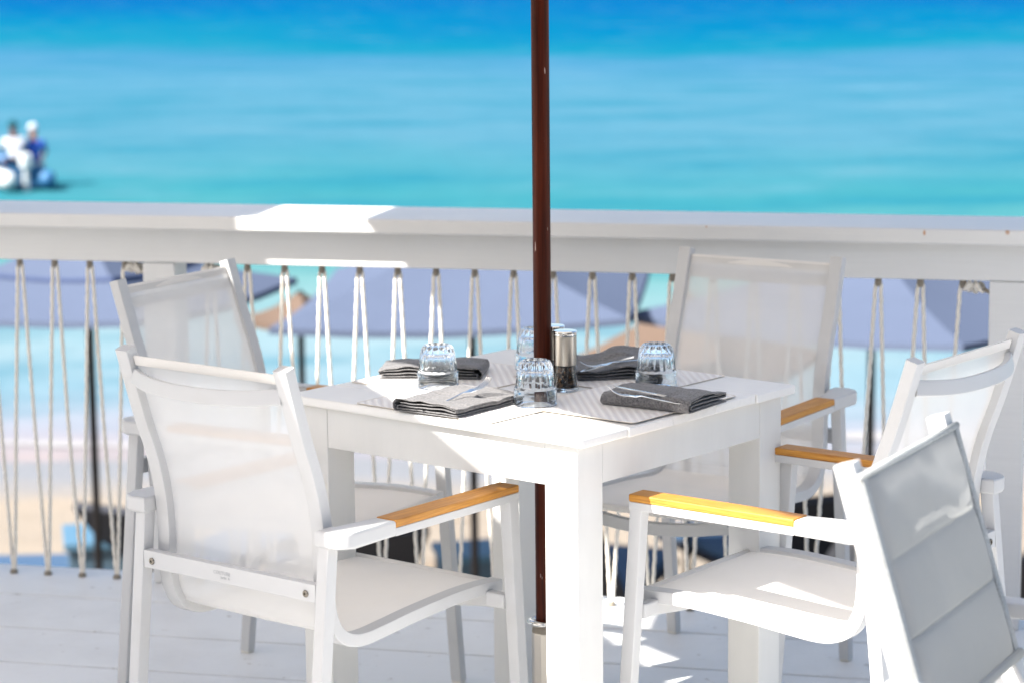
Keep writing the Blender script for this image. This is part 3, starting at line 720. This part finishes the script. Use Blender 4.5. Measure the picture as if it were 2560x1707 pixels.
# ------------------------------------------------------------------ placemats
def rounded_rect(w_, h_, r, n=5):
    out = []
    for cx, cy_, a0 in ((w_/2-r, h_/2-r, 0), (-w_/2+r, h_/2-r, 90), (-w_/2+r, -h_/2+r, 180), (w_/2-r, -h_/2+r, 270)):
        for k in range(n+1):
            a = math.radians(a0+90*k/n); out.append((cx+r*math.cos(a), cy_+r*math.sin(a)))
    return out
def placemat(u, v, wu, wv, z, label, rz=0):
    t = thing('placemat', label, 'placemat', tuv(u, v, z), TY+rz, 'striped placemats on the table')
    bm = BM(); prism(bm, rounded_rect(wu-0.003, wv-0.003, 0.008), 'z', 0, 0.0010); obj('mat', bm, M_mat, t)
    bm = BM(); P = rounded_rect(wu-0.002, wv-0.002, 0.009); P.append(P[0]); Q = [(a*0.996, b*0.996) for a, b in P]
    sweep(bm, [(a, b, 0.0008) for a, b in P], circ(0.0007, 6), side=(0, 0, 1), caps=False); obj('stitched_edge', bm, M_edge, t, smooth=180)
placemat(-0.2115, 0.0, 0.275, 0.33, 0.7505, 'striped placemat under the napkin at the far left of the table')
placemat(0.036, 0.196, 0.33, 0.265, 0.7505, 'striped placemat at the far right under the napkin left of the right-hand glass')
placemat(-0.016, -0.196, 0.33, 0.265, 0.7517, 'sunlit striped placemat at the near left edge of the table')
placemat(0.217, -0.016, 0.268, 0.33, 0.7529, 'shaded striped placemat at the near right edge under the dark napkin', rz=0.012)

# ------------------------------------------------------------------ glasses
def glass_bm():
    bm = BM()
    n = 96
    H_ = 0.0835
    # inverted tumbler: mouth rim on the table (z=0), thick base on top
    outer = [(0.0385, 0.0), (0.0397, 0.0008), (0.0400, 0.003), (0.0400, 0.012), (0.0399, 0.026), (0.0396, 0.0305), (0.0388, 0.0325), (0.0370, 0.0342), (0.0366, 0.038),
             (0.0360, 0.046), (0.0350, 0.056), (0.0340, 0.064), (0.0330, 0.070), (0.0312, 0.0755), (0.0285, 0.0800), (0.0262, 0.0822), (0.0245, 0.0830), (0.0225, 0.0826), (0.0200, 0.0800), (0.0100, 0.0790), (0.0008, 0.0788)]
    inner = [(0.0008, 0.0665), (0.0150, 0.0663), (0.0250, 0.0650), (0.0290, 0.0615), (0.0305, 0.056), (0.0318, 0.046), (0.0328, 0.036), (0.0345, 0.030), (0.0362, 0.022), (0.0370, 0.010), (0.0374, 0.002), (0.0378, 0.0005)]
    def rad(r, z, a):
        if 0.036 < z < 0.0825 and r > 0.020 and rad.outer:
            k = min(1, (z-0.036)/0.004)*min(1, (0.0828-z)/0.003)
            return r-0.0026*k*abs(math.cos(a*8))**0.8
        return r
    rad.outer = True
    r1 = lathe_open(bm, outer, n, rad); rad.outer = False
    r2 = lathe_open(bm, inner, n, rad)
    bm.faces.new(r1[-1]); bm.faces.new(r2[0][::-1])
    for i in range(n): bm.faces.new((r2[-1][i], r2[-1][(i+1) % n], r1[0][(i+1) % n], r1[0][i]))
    return bm
def lathe_open(bm, prof, n, rad):
    rings = [[bm.verts.new((rad(r, z, 2*PI*i/n)*math.cos(2*PI*i/n), rad(r, z, 2*PI*i/n)*math.sin(2*PI*i/n), z)) for i in range(n)] for r, z in prof]
    for a, b in zip(rings[:-1], rings[1:]):
        for i in range(n): bm.faces.new((a[i], a[(i+1) % n], b[(i+1) % n], b[i]))
    return rings
g1 = obj('tumbler', glass_bm(), M_glass, smooth=60)
GG = 'upturned fluted glasses on the table'
tag(g1, 'upturned fluted glass in front of the pole, nearest the camera', 'glass', GG)
for k, (x, y, z, lb) in enumerate([(0.042, 4.367, 0.7550, None), (-0.143, 4.567, 0.7525, 'upturned fluted glass on the left beside the sunlit end of a napkin'),
                                   (0.046, 4.762, 0.7525, 'upturned fluted glass at the far corner, half hidden by the pole'),
                                   (0.274, 4.535, 0.7550, 'upturned fluted glass on the right behind the dark napkin')]):
    o = g1 if k == 0 else g1.copy()
    if k: COL.objects.link(o); o['label'] = lb
    o.location = (x, y, z-0.0008); o.rotation_euler = (0, 0, 0.3*k)

# ------------------------------------------------------------------ pepper and salt mills
def mill(x, y, label, fill, fm, z=0.7506):
    t = thing('spice_mill', label, 'spice mill', (x, y, z), 0, 'spice mills by the pole')
    bm = BM()
    prof = [(0.0245, 0.0), (0.0255, 0.002), (0.0250, 0.008), (0.0238, 0.022), (0.0226, 0.038), (0.0218, 0.050), (0.0205, 0.050), (0.0212, 0.038), (0.0224, 0.022), (0.0232, 0.010), (0.0225, 0.0075), (0.0006, 0.0070), (0.0006, 0.0006), (0.022, 0.0006)]
    lathe(bm, prof, 48, close=True); obj('jar', bm, M_millglass, t, smooth=50)
    bm = BM(); lathe(bm, [(0.0215, 0.0078), (0.0222, 0.010), (0.0214, 0.022), (0.0202, 0.038), (0.0196, 0.047), (0.004, 0.0475)], 48); obj(fill, bm, fm, t, smooth=60)
    bm = BM(); lathe(bm, [(0.0190, 0.0503), (0.0215, 0.0503), (0.0215, 0.104), (0.0208, 0.106), (0.0195, 0.1065)], 48); bd = obj('grinder_body', bm, M_steel, t, smooth=30)
    bm = BM(); lathe(bm, [(0.0208, 0.1066), (0.0222, 0.1072), (0.0222, 0.1095), (0.0205, 0.1108), (0.0225, 0.1115), (0.0228, 0.1130), (0.0215, 0.1150), (0.001, 0.1156)], 48); obj('lid', bm, M_chrome, t, smooth=30)
mill(0.101, 4.527, 'steel and glass pepper mill full of black peppercorns, right of the pole', 'peppercorns', M_pepper)
mill(0.079, 4.593, 'steel topped salt mill hidden between the pole and the pepper mill', 'salt', M_salt)

# ------------------------------------------------------------------ folded napkins
def napkin(x, y, z, rz, W, Lx, label, inner=3, hgt=0.020, th=0.0009, side=-1, seed=1, topflap=0.0, droop=0.006):
    """outer cloth folded round inner layers: section in local x-z (roll at side*x), run along local y"""
    bm = BM(); rnd = random.Random(seed)
    R_ = hgt/2; paths = []
    # outer wrap: open end bottom -> roll -> open end top
    P = []
    for q in (0.5, 0.3, 0.1, -0.1, -0.28): P.append(Vector((q*W-rnd.uniform(0, .002), 0, 0.0012)))
    cx = -0.5*W+R_*0.9
    for a in range(15, 180, 22):
        aa = math.radians(a); P.append(Vector((cx-R_*0.95*math.sin(aa), 0, R_-R_*math.cos(aa)+0.0008)))
    for q in (-0.26, -0.1, 0.1, 0.28, 0.42, 0.50): P.append(Vector((q*W, 0, hgt+0.0015*math.sin(q*9+seed)-droop*max(0, (q+0.1)/0.6)**2)))
    paths.append(P)
    # inner zigzag
    P = []; n = inner; gap = (hgt-0.004)/n
    for k in range(n):
        zc = 0.0032+gap*(k+0.25)
        xr, xl = 0.485*W-rnd.uniform(0, 0.004), -0.5*W+R_*1.1+rnd.uniform(0, 0.004)
        seq = [xr, 0.3*W, 0.08*W, -0.12*W, xl] if k % 2 == 0 else [xl, -0.12*W, 0.08*W, 0.3*W, xr]
        for q in seq: P.append(Vector((q, 0, zc*(1-0.22*max(0, q/W))+rnd.uniform(-.0003, .0003))))
        if k < n-1:
            sx = -1 if k % 2 == 0 else 1; c = P[-1]; r = gap/2
            for a in (45, 90, 135):
                aa = math.radians(a); P.append(Vector((c.x+sx*r*math.sin(aa), 0, c.z+r-r*math.cos(aa))))
    paths.append(P)
    ny = 30
    for pi_, P in enumerate(paths):
        P = smooth_path(P, 4); rows = []
        for j in range(ny+1):
            f = j/ny; yy = (-Lx/2+Lx*f)*(1.0 if pi_ == 0 else 0.985); top, bot = [], []
            for i, p in enumerate(P):
                t_ = (P[min(i+1, len(P)-1)]-P[max(i-1, 0)]).normalized(); nn = Vector((-t_.z, 0, t_.x))
                h = p.z/hgt
                crease = 0.0035*math.exp(-((yy-0.25*Lx*math.sin(seed)-0.25*p.x)/0.010)**2)
                q = Vector((p.x*(1+0.02*noise.noise(Vector((yy*12, seed, 0)))), yy+0.004*noise.noise(Vector((p.x*14+seed*3, p.z*50, 0.5))), p.z))
                q.z += h*(0.008*noise.noise(Vector((p.x*14, yy*13, seed)))+0.003*noise.noise(Vector((p.x*38, yy*30, seed+5)))-crease)+topflap*h*h*max(0, f-0.2)
                q.x += 0.003*h*noise.noise(Vector((yy*22, p.z*90, seed)))
                q.z = max(q.z, 0.0009+0.35*p.z)
                q.x *= side*-1
                nn = Vector((nn.x*side*-1, 0, nn.z))
                top.append(bm.verts.new(q+nn*th)); bot.append(bm.verts.new(q-nn*th))
            rows.append((top, bot))
        n_ = len(P)
        for (t0, b0), (t1, b1) in zip(rows[:-1], rows[1:]):
            for i in range(n_-1):
                bm.faces.new((t0[i], t0[i+1], t1[i+1], t1[i])); bm.faces.new((b0[i], b1[i], b1[i+1], b0[i+1]))
            bm.faces.new((t0[0], t1[0], b1[0], b0[0])); bm.faces.new((t0[-1], b0[-1], b1[-1], t1[-1]))
        for t0, b0 in (rows[0], rows[-1]):
            for i in range(n_-1): bm.faces.new((t0[i], b0[i], b0[i+1], t0[i+1]))
    o = obj('napkin', bm, M_napkin, smooth=180)
    o.location = (x, y, z); o.rotation_euler = (0, 0, rz); tag(o, label, 'napkin', 'folded grey cloth napkins')
    return o
p = tuv(-0.004, -0.235)
napkin(p.x, p.y, 0.7528, TY+0.05, 0.146, 0.200, 'folded grey napkin lit by the sun, at the near left edge of the table', 3, 0.020, side=-1, seed=3)
napkin(-0.155, 4.715, 0.7517, -0.10, 0.205, 0.120, 'folded grey napkin behind the left glass, left end sunlit and right end curled', 3, 0.022, side=1, seed=5)
napkin(0.200, 4.700, 0.7517, 0.12, 0.175, 0.140, 'dark folded napkin with a lifted flap behind the pepper mill', 3, 0.022, side=1, seed=9, topflap=0.020)
p = tuv(0.286, 0.004)
napkin(p.x, p.y, 0.7541, TY-PI/2+0.10, 0.140, 0.185, 'dark grey folded napkin with fork and knife at the near right', 3, 0.025, side=1, seed=14)

# ------------------------------------------------------------------ cutlery
M_cut = mat('cutlery_steel', (0.66, 0.66, 0.66), 0.16, 0.5, 1.0, build=lambda t, b: bump(t, b, noise_tex(t, 120, 2).outputs[0], 0.04, 0.0003))
def fork(loc, rz, pitch, label):
    bm = BM()
    for k in range(4):
        y = (k-1.5)*0.0062
        sweep(bm, smooth_path([(0.048, y, 0.0015), (0.066, y, 0.000), (0.085, y, 0.005), (0.098, y*0.96, 0.014)], 3), rect_profile(0.0030, 0.0018, 0.0005), side=(0, 1, 0))
    path = [(-0.095, 0.0035), (-0.06, 0.0015), (0.0, 0.0035), (0.020, 0.005), (0.034, 0.0015), (0.049, 0.0015)]; wd = [0.010, 0.0085, 0.005, 0.006, 0.018, 0.0225]
    rings = []
    for (x, z), w_ in zip(path, wd): rings.append([bm.verts.new((x, q*w_, z+h)) for q, h in ((-0.5, -0.0009), (0.5, -0.0009), (0.5, 0.0009), (0, 0.0014), (-0.5, 0.0009))])
    for a, b in zip(rings[:-1], rings[1:]):
        for i in range(5): bm.faces.new((a[i], a[(i+1) % 5], b[(i+1) % 5], b[i]))
    bm.faces.new(rings[0]); bm.faces.new(rings[-1][::-1])
    o = obj('fork', bm, M_cut, smooth=45); o.location = loc; o.scale = (0.8, 0.8, 0.8); o.rotation_euler = (0, pitch, rz); tag(o, label, 'fork', 'forks on the napkins'); return o
def knife(loc, rz, pitch, label):
    bm = BM()
    path = [(-0.078, 0.010, 0.0022), (-0.05, 0.009, 0.0026), (-0.004, 0.0075, 0.0024), (0.004, 0.013, 0.0011), (0.05, 0.0155, 0.0009), (0.085, 0.0125, 0.0008), (0.102, 0.003, 0.0006)]
    rings = []
    for x, w_, h in path: rings.append([bm.verts.new((x, -w_/2, -h*0.4)), bm.verts.new((x, w_/2, -h)), bm.verts.new((x, w_/2, h)), bm.verts.new((x, -w_/2, h*0.4))])
    for a, b in zip(rings[:-1], rings[1:]):
        for i in range(4): bm.faces.new((a[i], a[(i+1) % 4], b[(i+1) % 4], b[i]))
    bm.faces.new(rings[0]); bm.faces.new(rings[-1][::-1])
    o = obj('knife', bm, M_cut, smooth=45); o.location = loc; o.scale = (0.8, 0.8, 0.8); o.rotation_euler = (0, pitch, rz); tag(o, label, 'knife', 'knives on the napkins'); return o
fork((0.245, 4.262, 0.7815), PI+0.15, -0.20, 'fork lying on the dark grey napkin at the near right, tines to the left')
knife((0.262, 4.298, 0.7840), PI-0.15, -0.17, 'knife lying behind the fork on the dark grey napkin at the near right')
fork((0.2115, 4.639, 0.7830), PI+0.22, 0.08, 'fork on the dark napkin behind the pepper mill')
knife((0.191, 4.649, 0.7815), PI+0.745, 0.08, 'knife on the dark napkin behind the pepper mill')
fork((-0.102, 4.335, 0.7740), 0.625, -0.25, 'fork on the sunlit napkin at the near left, tines showing above the fold')
# ------------------------------------------------------------------ beach: umbrellas, loungers, tables
M_um = sling_mat('blue_grey_canvas', (0.088, 0.110, 0.165), 0.0, 0.10, 60)
M_um_b = sling_mat('brown_canvas', (0.13, 0.095, 0.075), 0.0, 0.05, 60)
M_blackpole = mat('black_pole', (0.006, 0.005, 0.006), 0.5, 0.3, build=lambda t, b: bump(t, b, noise_tex(t, 60, 2).outputs[0], 0.1, 0.001))
def beach_umbrella(x, y, zr, R, h, rot, label, M_c=M_um, tilt=(0, 0), n=4, strap=False):
    zf = sand_z(x, y)
    t = thing('beach_umbrella', label, 'beach umbrella', (x, y, zf), rot, 'umbrellas on the beach below the deck')
    L = zr-zf
    bm = BM(); lathe(bm, [(0.026, 0.0), (0.026, L*0.5), (0.025, L+h-0.01), (0.012, L+h+0.0)], 14); obj('pole', bm, M_blackpole, t, smooth=50)
    bm = canopy_mesh(R, h, n, 0, 0.10, vh=0.04)
    Mx = Matrix.Translation((0, 0, L)) @ Matrix.Rotation(tilt[0], 4, 'X') @ Matrix.Rotation(tilt[1], 4, 'Y')
    for v in bm.verts: v.co = Mx @ v.co
    cn = obj('canopy', bm, M_c, t, smooth=12)
    for i in range(n):
        a = 2*PI*i/n; bm = BM()
        sweep(bm, [Mx @ Vector((0, 0, h-0.09)), Mx @ Vector((math.cos(a)*R*0.55, math.sin(a)*R*0.55, h*0.45-0.13)), Mx @ Vector((math.cos(a)*R*0.96, math.sin(a)*R*0.96, -0.03))], rect_profile(0.02, 0.015, 0.003), side=(0, 0, 1) if False else (-math.sin(a), math.cos(a), 0)); obj('rib', bm, M_blackpole, t)
    if strap:
        bm = BM(); P = [Mx @ Vector((0.62*R*math.cos(a), 0.62*R*math.sin(a), h*(0.43)+0.02-0.05*math.sin(2*a)**2)) for a in [PI*2*k/32 for k in range(33)]]
        P = []
        for k in range(65):
            i0, tt = divmod(k, 16); i0 %= 4; f = 0.52
            a0, a1 = 2*PI*i0/4, 2*PI*(i0+1)/4
            q = Vector((math.cos(a0), math.sin(a0), 0)).lerp(Vector((math.cos(a1), math.sin(a1), 0)), tt/16)*R*f
            P.append(Mx @ Vector((q.x, q.y, h*(1-f)-0.05-0.05*f*math.sin(PI*tt/16)+0.014)))
        sweep(bm, P, rect_profile(0.03, 0.018, 0.004), side=(0, 0, 1), caps=False); obj('vent_trim', bm, mat('dark_blue_trim', (0.05, 0.07, 0.14), 0.8, 0.2), t, smooth=60)
    return t
beach_umbrella(-2.65, 15.0, -0.50, 1.36, 0.40, math.radians(22), 'blue grey umbrella with a black pole at the left behind the rope railing', strap=True)
beach_umbrella(-0.25, 15.0, -0.53, 1.50, 0.46, math.radians(38), 'large blue grey umbrella with a black pole behind the middle of the railing', tilt=(0.0, -0.05))
beach_umbrella(2.26, 15.0, -0.64, 1.6, 0.42, math.radians(10), 'blue grey umbrella with a black pole behind the right part of the railing')
beach_umbrella(-1.52, 17.2, -0.98, 0.48, 0.16, math.radians(15), 'small brown umbrella added for the brown underside of the left blue umbrella', M_um_b)  # stands in for the brown underside of the left canopy
beach_umbrella(1.25, 17.0, -1.32, 1.05, 0.50, math.radians(15), 'brown umbrella added for a canopy underside, low behind the far armchair on the right', M_um_b)  # added in place of a neighbouring canopy's brown underside
M_bt = mat('blue_laminate', (0.065, 0.145, 0.22), 0.6, 0.3, build=lambda t, b: bump(t, b, noise_tex(t, 20, 2).outputs[0], 0.2, 0.003))
M_bt2 = mat('blue_grey_panel', (0.06, 0.10, 0.135), 0.7, 0.3, build=lambda t, b: bump(t, b, noise_tex(t, 20, 2).outputs[0], 0.2, 0.003))
M_lg = mat('lounger_mesh', (0.03, 0.033, 0.043), 0.8, 0.2, build=lambda t, b: bump(t, b, noise_tex(t, 60, 2).outputs[0], 0.3, 0.003))
M_lc = mat('blue_cushion', (0.045, 0.085, 0.15), 0.9, 0.15, build=lambda t, b: bump(t, b, noise_tex(t, 30, 2).outputs[0], 0.3, 0.004))
def beach_table(x, y, w_, label, h=0.5):
    t = thing('beach_table', label, 'side table', (x, y, sand_z(x, y)), 0.2, 'small tables between the loungers')
    bm = BM(); add_box(bm, (0, 0, h), (w_, w_, 0.05), 0.006); obj('table_top', bm, M_bt, t)
    bm = BM(); add_box(bm, (0, 0, h/2-0.013), (w_*0.9, w_*0.9, h-0.026), 0.006); obj('box_base', bm, M_bt2, t)
def lounger(x, y, rz, label, up=0.80):
    t = thing('sun_lounger', label, 'sun lounger', (x, y, sand_z(x, y)), rz, 'loungers on the sand')
    bm = BM(); add_box(bm, (0.35, 0, 0.33), (1.25, 0.62, 0.05), 0.01); obj('seat', bm, M_lg, t)
    bm = BM(); add_box(bm, (0.35, 0, 0.395), (1.2, 0.58, 0.07), 0.02); obj('cushion', bm, M_lc, t)
    bm = BM(); M_ = Matrix.Translation((-0.27, 0, 0.34)) @ Matrix.Rotation(up, 4, 'Y'); add_box(bm, (-0.43, 0, 0.0), (0.90, 0.64, 0.06), 0.01, M=M_); obj('backrest', bm, M_lg, t)
    for lx in (-0.2, 0.85):
        for ly in (-0.27, 0.27):
            bm = BM(); add_box(bm, (lx, ly, 0.155), (0.05, 0.05, 0.31), 0.004); obj('leg', bm, M_lg, t)
beach_table(-2.86, 16.6, 0.62, 'blue topped box table beside the black pole at the far left of the railing', 0.62)
beach_table(-0.30, 16.0, 0.46, 'blue topped box table at the black pole behind the middle of the railing', 0.62)
lounger(-2.30, 16.7, math.radians(62), 'dark sun lounger with raised back right of the left blue table')
lounger(-3.75, 16.5, 0.05, 'dark sun lounger with blue cushion cut by the left edge of the photo')
lounger(-1.15, 16.0, math.radians(110), 'dark sun lounger left of the middle blue table, seen between the table legs')
lounger(0.55, 15.9, math.radians(70), 'dark sun lounger with blue cushion seen under the far armchair')
lounger(1.75, 16.8, math.radians(115), 'dark sun lounger seen past the right table leg')
lounger(3.4, 15.6, math.radians(100), 'dark sun lounger at the far right behind the railing post')

# ------------------------------------------------------------------ dinghy with two people, far out
def skin_body(name, joints, edges, mt, parent, sub=2, **kw):
    me = bpy.data.meshes.new(name); me.from_pydata([j[0] for j in joints], edges, []); o = bpy.data.objects.new(name, me); COL.objects.link(o)
    me.materials.append(mt); o.parent = parent
    sk = o.modifiers.new('skin', 'SKIN'); sk.use_smooth_shade = True
    for v, j in zip(me.skin_vertices[0].data, joints): v.radius = (j[1], j[1] if len(j) < 3 else j[2])
    me.skin_vertices[0].data[0].use_root = True
    ss = o.modifiers.new('sub', 'SUBSURF'); ss.levels = sub; ss.render_levels = sub
    return o
M_skin_d = mat('brown_skin', (0.085, 0.03, 0.018), 0.6, 0.3); M_skin_l = mat('tan_skin', (0.30, 0.13, 0.08), 0.6, 0.3)
M_shirtw = mat('white_shirt', (0.50, 0.50, 0.54), 0.9, 0.1); M_shirtb = mat('blue_shirt', (0.035, 0.09, 0.36), 0.9, 0.1)
M_capd = mat('teal_cap', (0.005, 0.05, 0.065), 0.9, 0.1); M_capw = mat('white_cap', (0.45, 0.48, 0.52), 0.9, 0.1)
M_short_d = mat('dark_shorts', (0.012, 0.02, 0.05), 0.9, 0.1); M_short_w = mat('cream_shorts', (0.48, 0.46, 0.42), 0.9, 0.1)
M_tube = mat('pale_hypalon', (0.5, 0.53, 0.53), 0.5, 0.4, build=lambda t, b: bump(t, b, noise_tex(t, 5, 2).outputs[0], 0.1, 0.01))
M_hullb = mat('blue_hull', (0.03, 0.13, 0.27), 0.5, 0.4, build=lambda t, b: bump(t, b, noise_tex(t, 5, 2).outputs[0], 0.1, 0.01))
def person(loc, rz, label, skin, shirt, shorts, cap, lean=0.12):
    t = thing('person', label, 'person', loc, rz, 'people in the dinghy')
    # seated: pelvis at z 0, facing +y
    J = [((0, 0, 0.05), .125, .10), ((0, lean*0.4, 0.25), .115, .095), ((0, lean*0.9, 0.46), .14, .10), ((0, lean*1.1, 0.57), .055), ((0, lean*1.35, 0.66), .075, .085), ((0, lean*1.4, 0.77), .082, .09), ((0, lean*1.4, 0.84), .05),
         ((-.18, lean, 0.49), .055), ((-.24, lean+.10, 0.26), .043), ((-.17, lean+.32, 0.18), .032), ((-.14, lean+.42, 0.17), .026),
         ((.18, lean, 0.49), .055), ((.24, lean+.10, 0.26), .043), ((.17, lean+.32, 0.18), .032), ((.14, lean+.42, 0.17), .026),
         ((-.10, .06, 0.04), .09), ((-.15, .44, 0.08), .062), ((-.15, .48, -0.30), .042), ((-.15, .60, -0.34), .03),
         ((.10, .06, 0.04), .09), ((.15, .44, 0.08), .062), ((.15, .48, -0.30), .042), ((.15, .60, -0.34), .03)]
    E_ = [(0, 1), (1, 2), (2, 3), (3, 4), (4, 5), (5, 6), (2, 7), (7, 8), (8, 9), (9, 10), (2, 11), (11, 12), (12, 13), (13, 14), (0, 15), (15, 16), (16, 17), (17, 18), (0, 19), (19, 20), (20, 21), (21, 22)]
    skin_body('body', J, E_, skin, t)
    S = [((0, 0, 0.07), .15, .125), ((0, lean*0.4, 0.25), .14, .12), ((0, lean*0.9, 0.46), .165, .125), ((0, lean, 0.53), .09), ((-.185, lean, 0.49), .075), ((-.235, lean+.07, 0.33), .062), ((.185, lean, 0.49), .075), ((.235, lean+.07, 0.33), .062)]
    skin_body('shirt', S, [(0, 1), (1, 2), (2, 3), (2, 4), (4, 5), (2, 6), (6, 7)], shirt, t)
    skin_body('shorts', [((0, 0.01, 0.03), .15, .12), ((-.10, .08, 0.04), .11), ((-.145, .34, 0.075), .085), ((.10, .08, 0.04), .11), ((.145, .34, 0.075), .085)], [(0, 1), (1, 2), (0, 3), (3, 4)], shorts, t)
    bm = BM(); bmesh.ops.create_uvsphere(bm, u_segments=16, v_segments=10, radius=0.112)
    bmesh.ops.delete(bm, geom=[v for v in bm.verts if v.co.z < -0.02], context='VERTS')
    prism(bm, [(0.09*math.cos(a), 0.06+0.12*math.sin(a)) for a in [PI*k/8 for k in range(9)]], 'z', -0.012, 0.004)
    o = obj('cap', bm, cap, t, smooth=60); o.location = (0, lean*1.4-0.005, 0.79)
    return t
BX, BY = -10.42, 50.5
dg = thing('dinghy', 'small inflatable dinghy with a white stern tube at the left edge of the sea', 'dinghy', (BX, BY, SEA_Z), math.radians(25))
for s in (-1, 1):
    bm = BM(); P = [(s*0.40, -1.25, 0.24), (s*0.40, -1.0, 0.24), (s*0.44, 0.4, 0.26), (s*0.50, 1.1, 0.32), (s*0.26, 1.6, 0.40), (0, 1.75, 0.44)]
    sweep(bm, smooth_path(P, 4), circ(0.18, 14), side=(0, 0, 1)); obj('side_tube', bm, M_hullb if s > 0 else M_tube, dg, smooth=180)
    bm = BM(); lathe(bm, [(0.185, -0.02), (0.185, 0.12), (0.13, 0.24), (0.04, 0.29)], 18)
    o = obj('tube_cone', bm, M_tube if s < 0 else M_hullb, dg, smooth=60); o.rotation_euler = (PI/2, 0, 0); o.location = (s*0.40, -1.22, 0.24)
bm = BM(); add_box(bm, (0, 0.1, 0.09), (0.9, 2.4, 0.08), 0.02); obj('floor', bm, M_hullb, dg)
bm = BM(); add_box(bm, (0, -1.05, 0.30), (0.8, 0.06, 0.42), 0.01); obj('transom', bm, M_hullb, dg)
bm = BM(); add_box(bm, (0, -1.22, 0.62), (0.22, 0.34, 0.30), 0.05); add_box(bm, (0, -1.2, 0.2), (0.10, 0.14, 0.6), 0.02); obj('outboard_motor', bm, M_tube, dg)
person((BX+0.22, BY-0.55, SEA_Z+0.50), math.radians(25), 'person in a white shirt and dark cap sitting in the dinghy, arms bare', M_skin_d, M_shirtw, M_short_d, M_capd, 0.16)
person((BX+0.50, BY-0.15, SEA_Z+0.42), math.radians(10), 'person in a blue shirt and white cap sitting at the right side of the dinghy', M_skin_l, M_shirtb, M_short_w, M_capw, 0.08)
# a tiny far buoy near the top of the photo
bm = BM(); bmesh.ops.create_uvsphere(bm, u_segments=12, v_segments=8, radius=0.16); lathe(bm, [(0.05, 0.1), (0.05, 0.4), (0.02, 0.45)], 8)
o = obj('buoy', bm, mat('navy_float', (0.003, 0.01, 0.05), 0.5, 0.3), smooth=60); o.location = (25.6, 222, SEA_Z+0.05); tag(o, 'tiny dark buoy floating far out near the top edge of the photo', 'buoy')
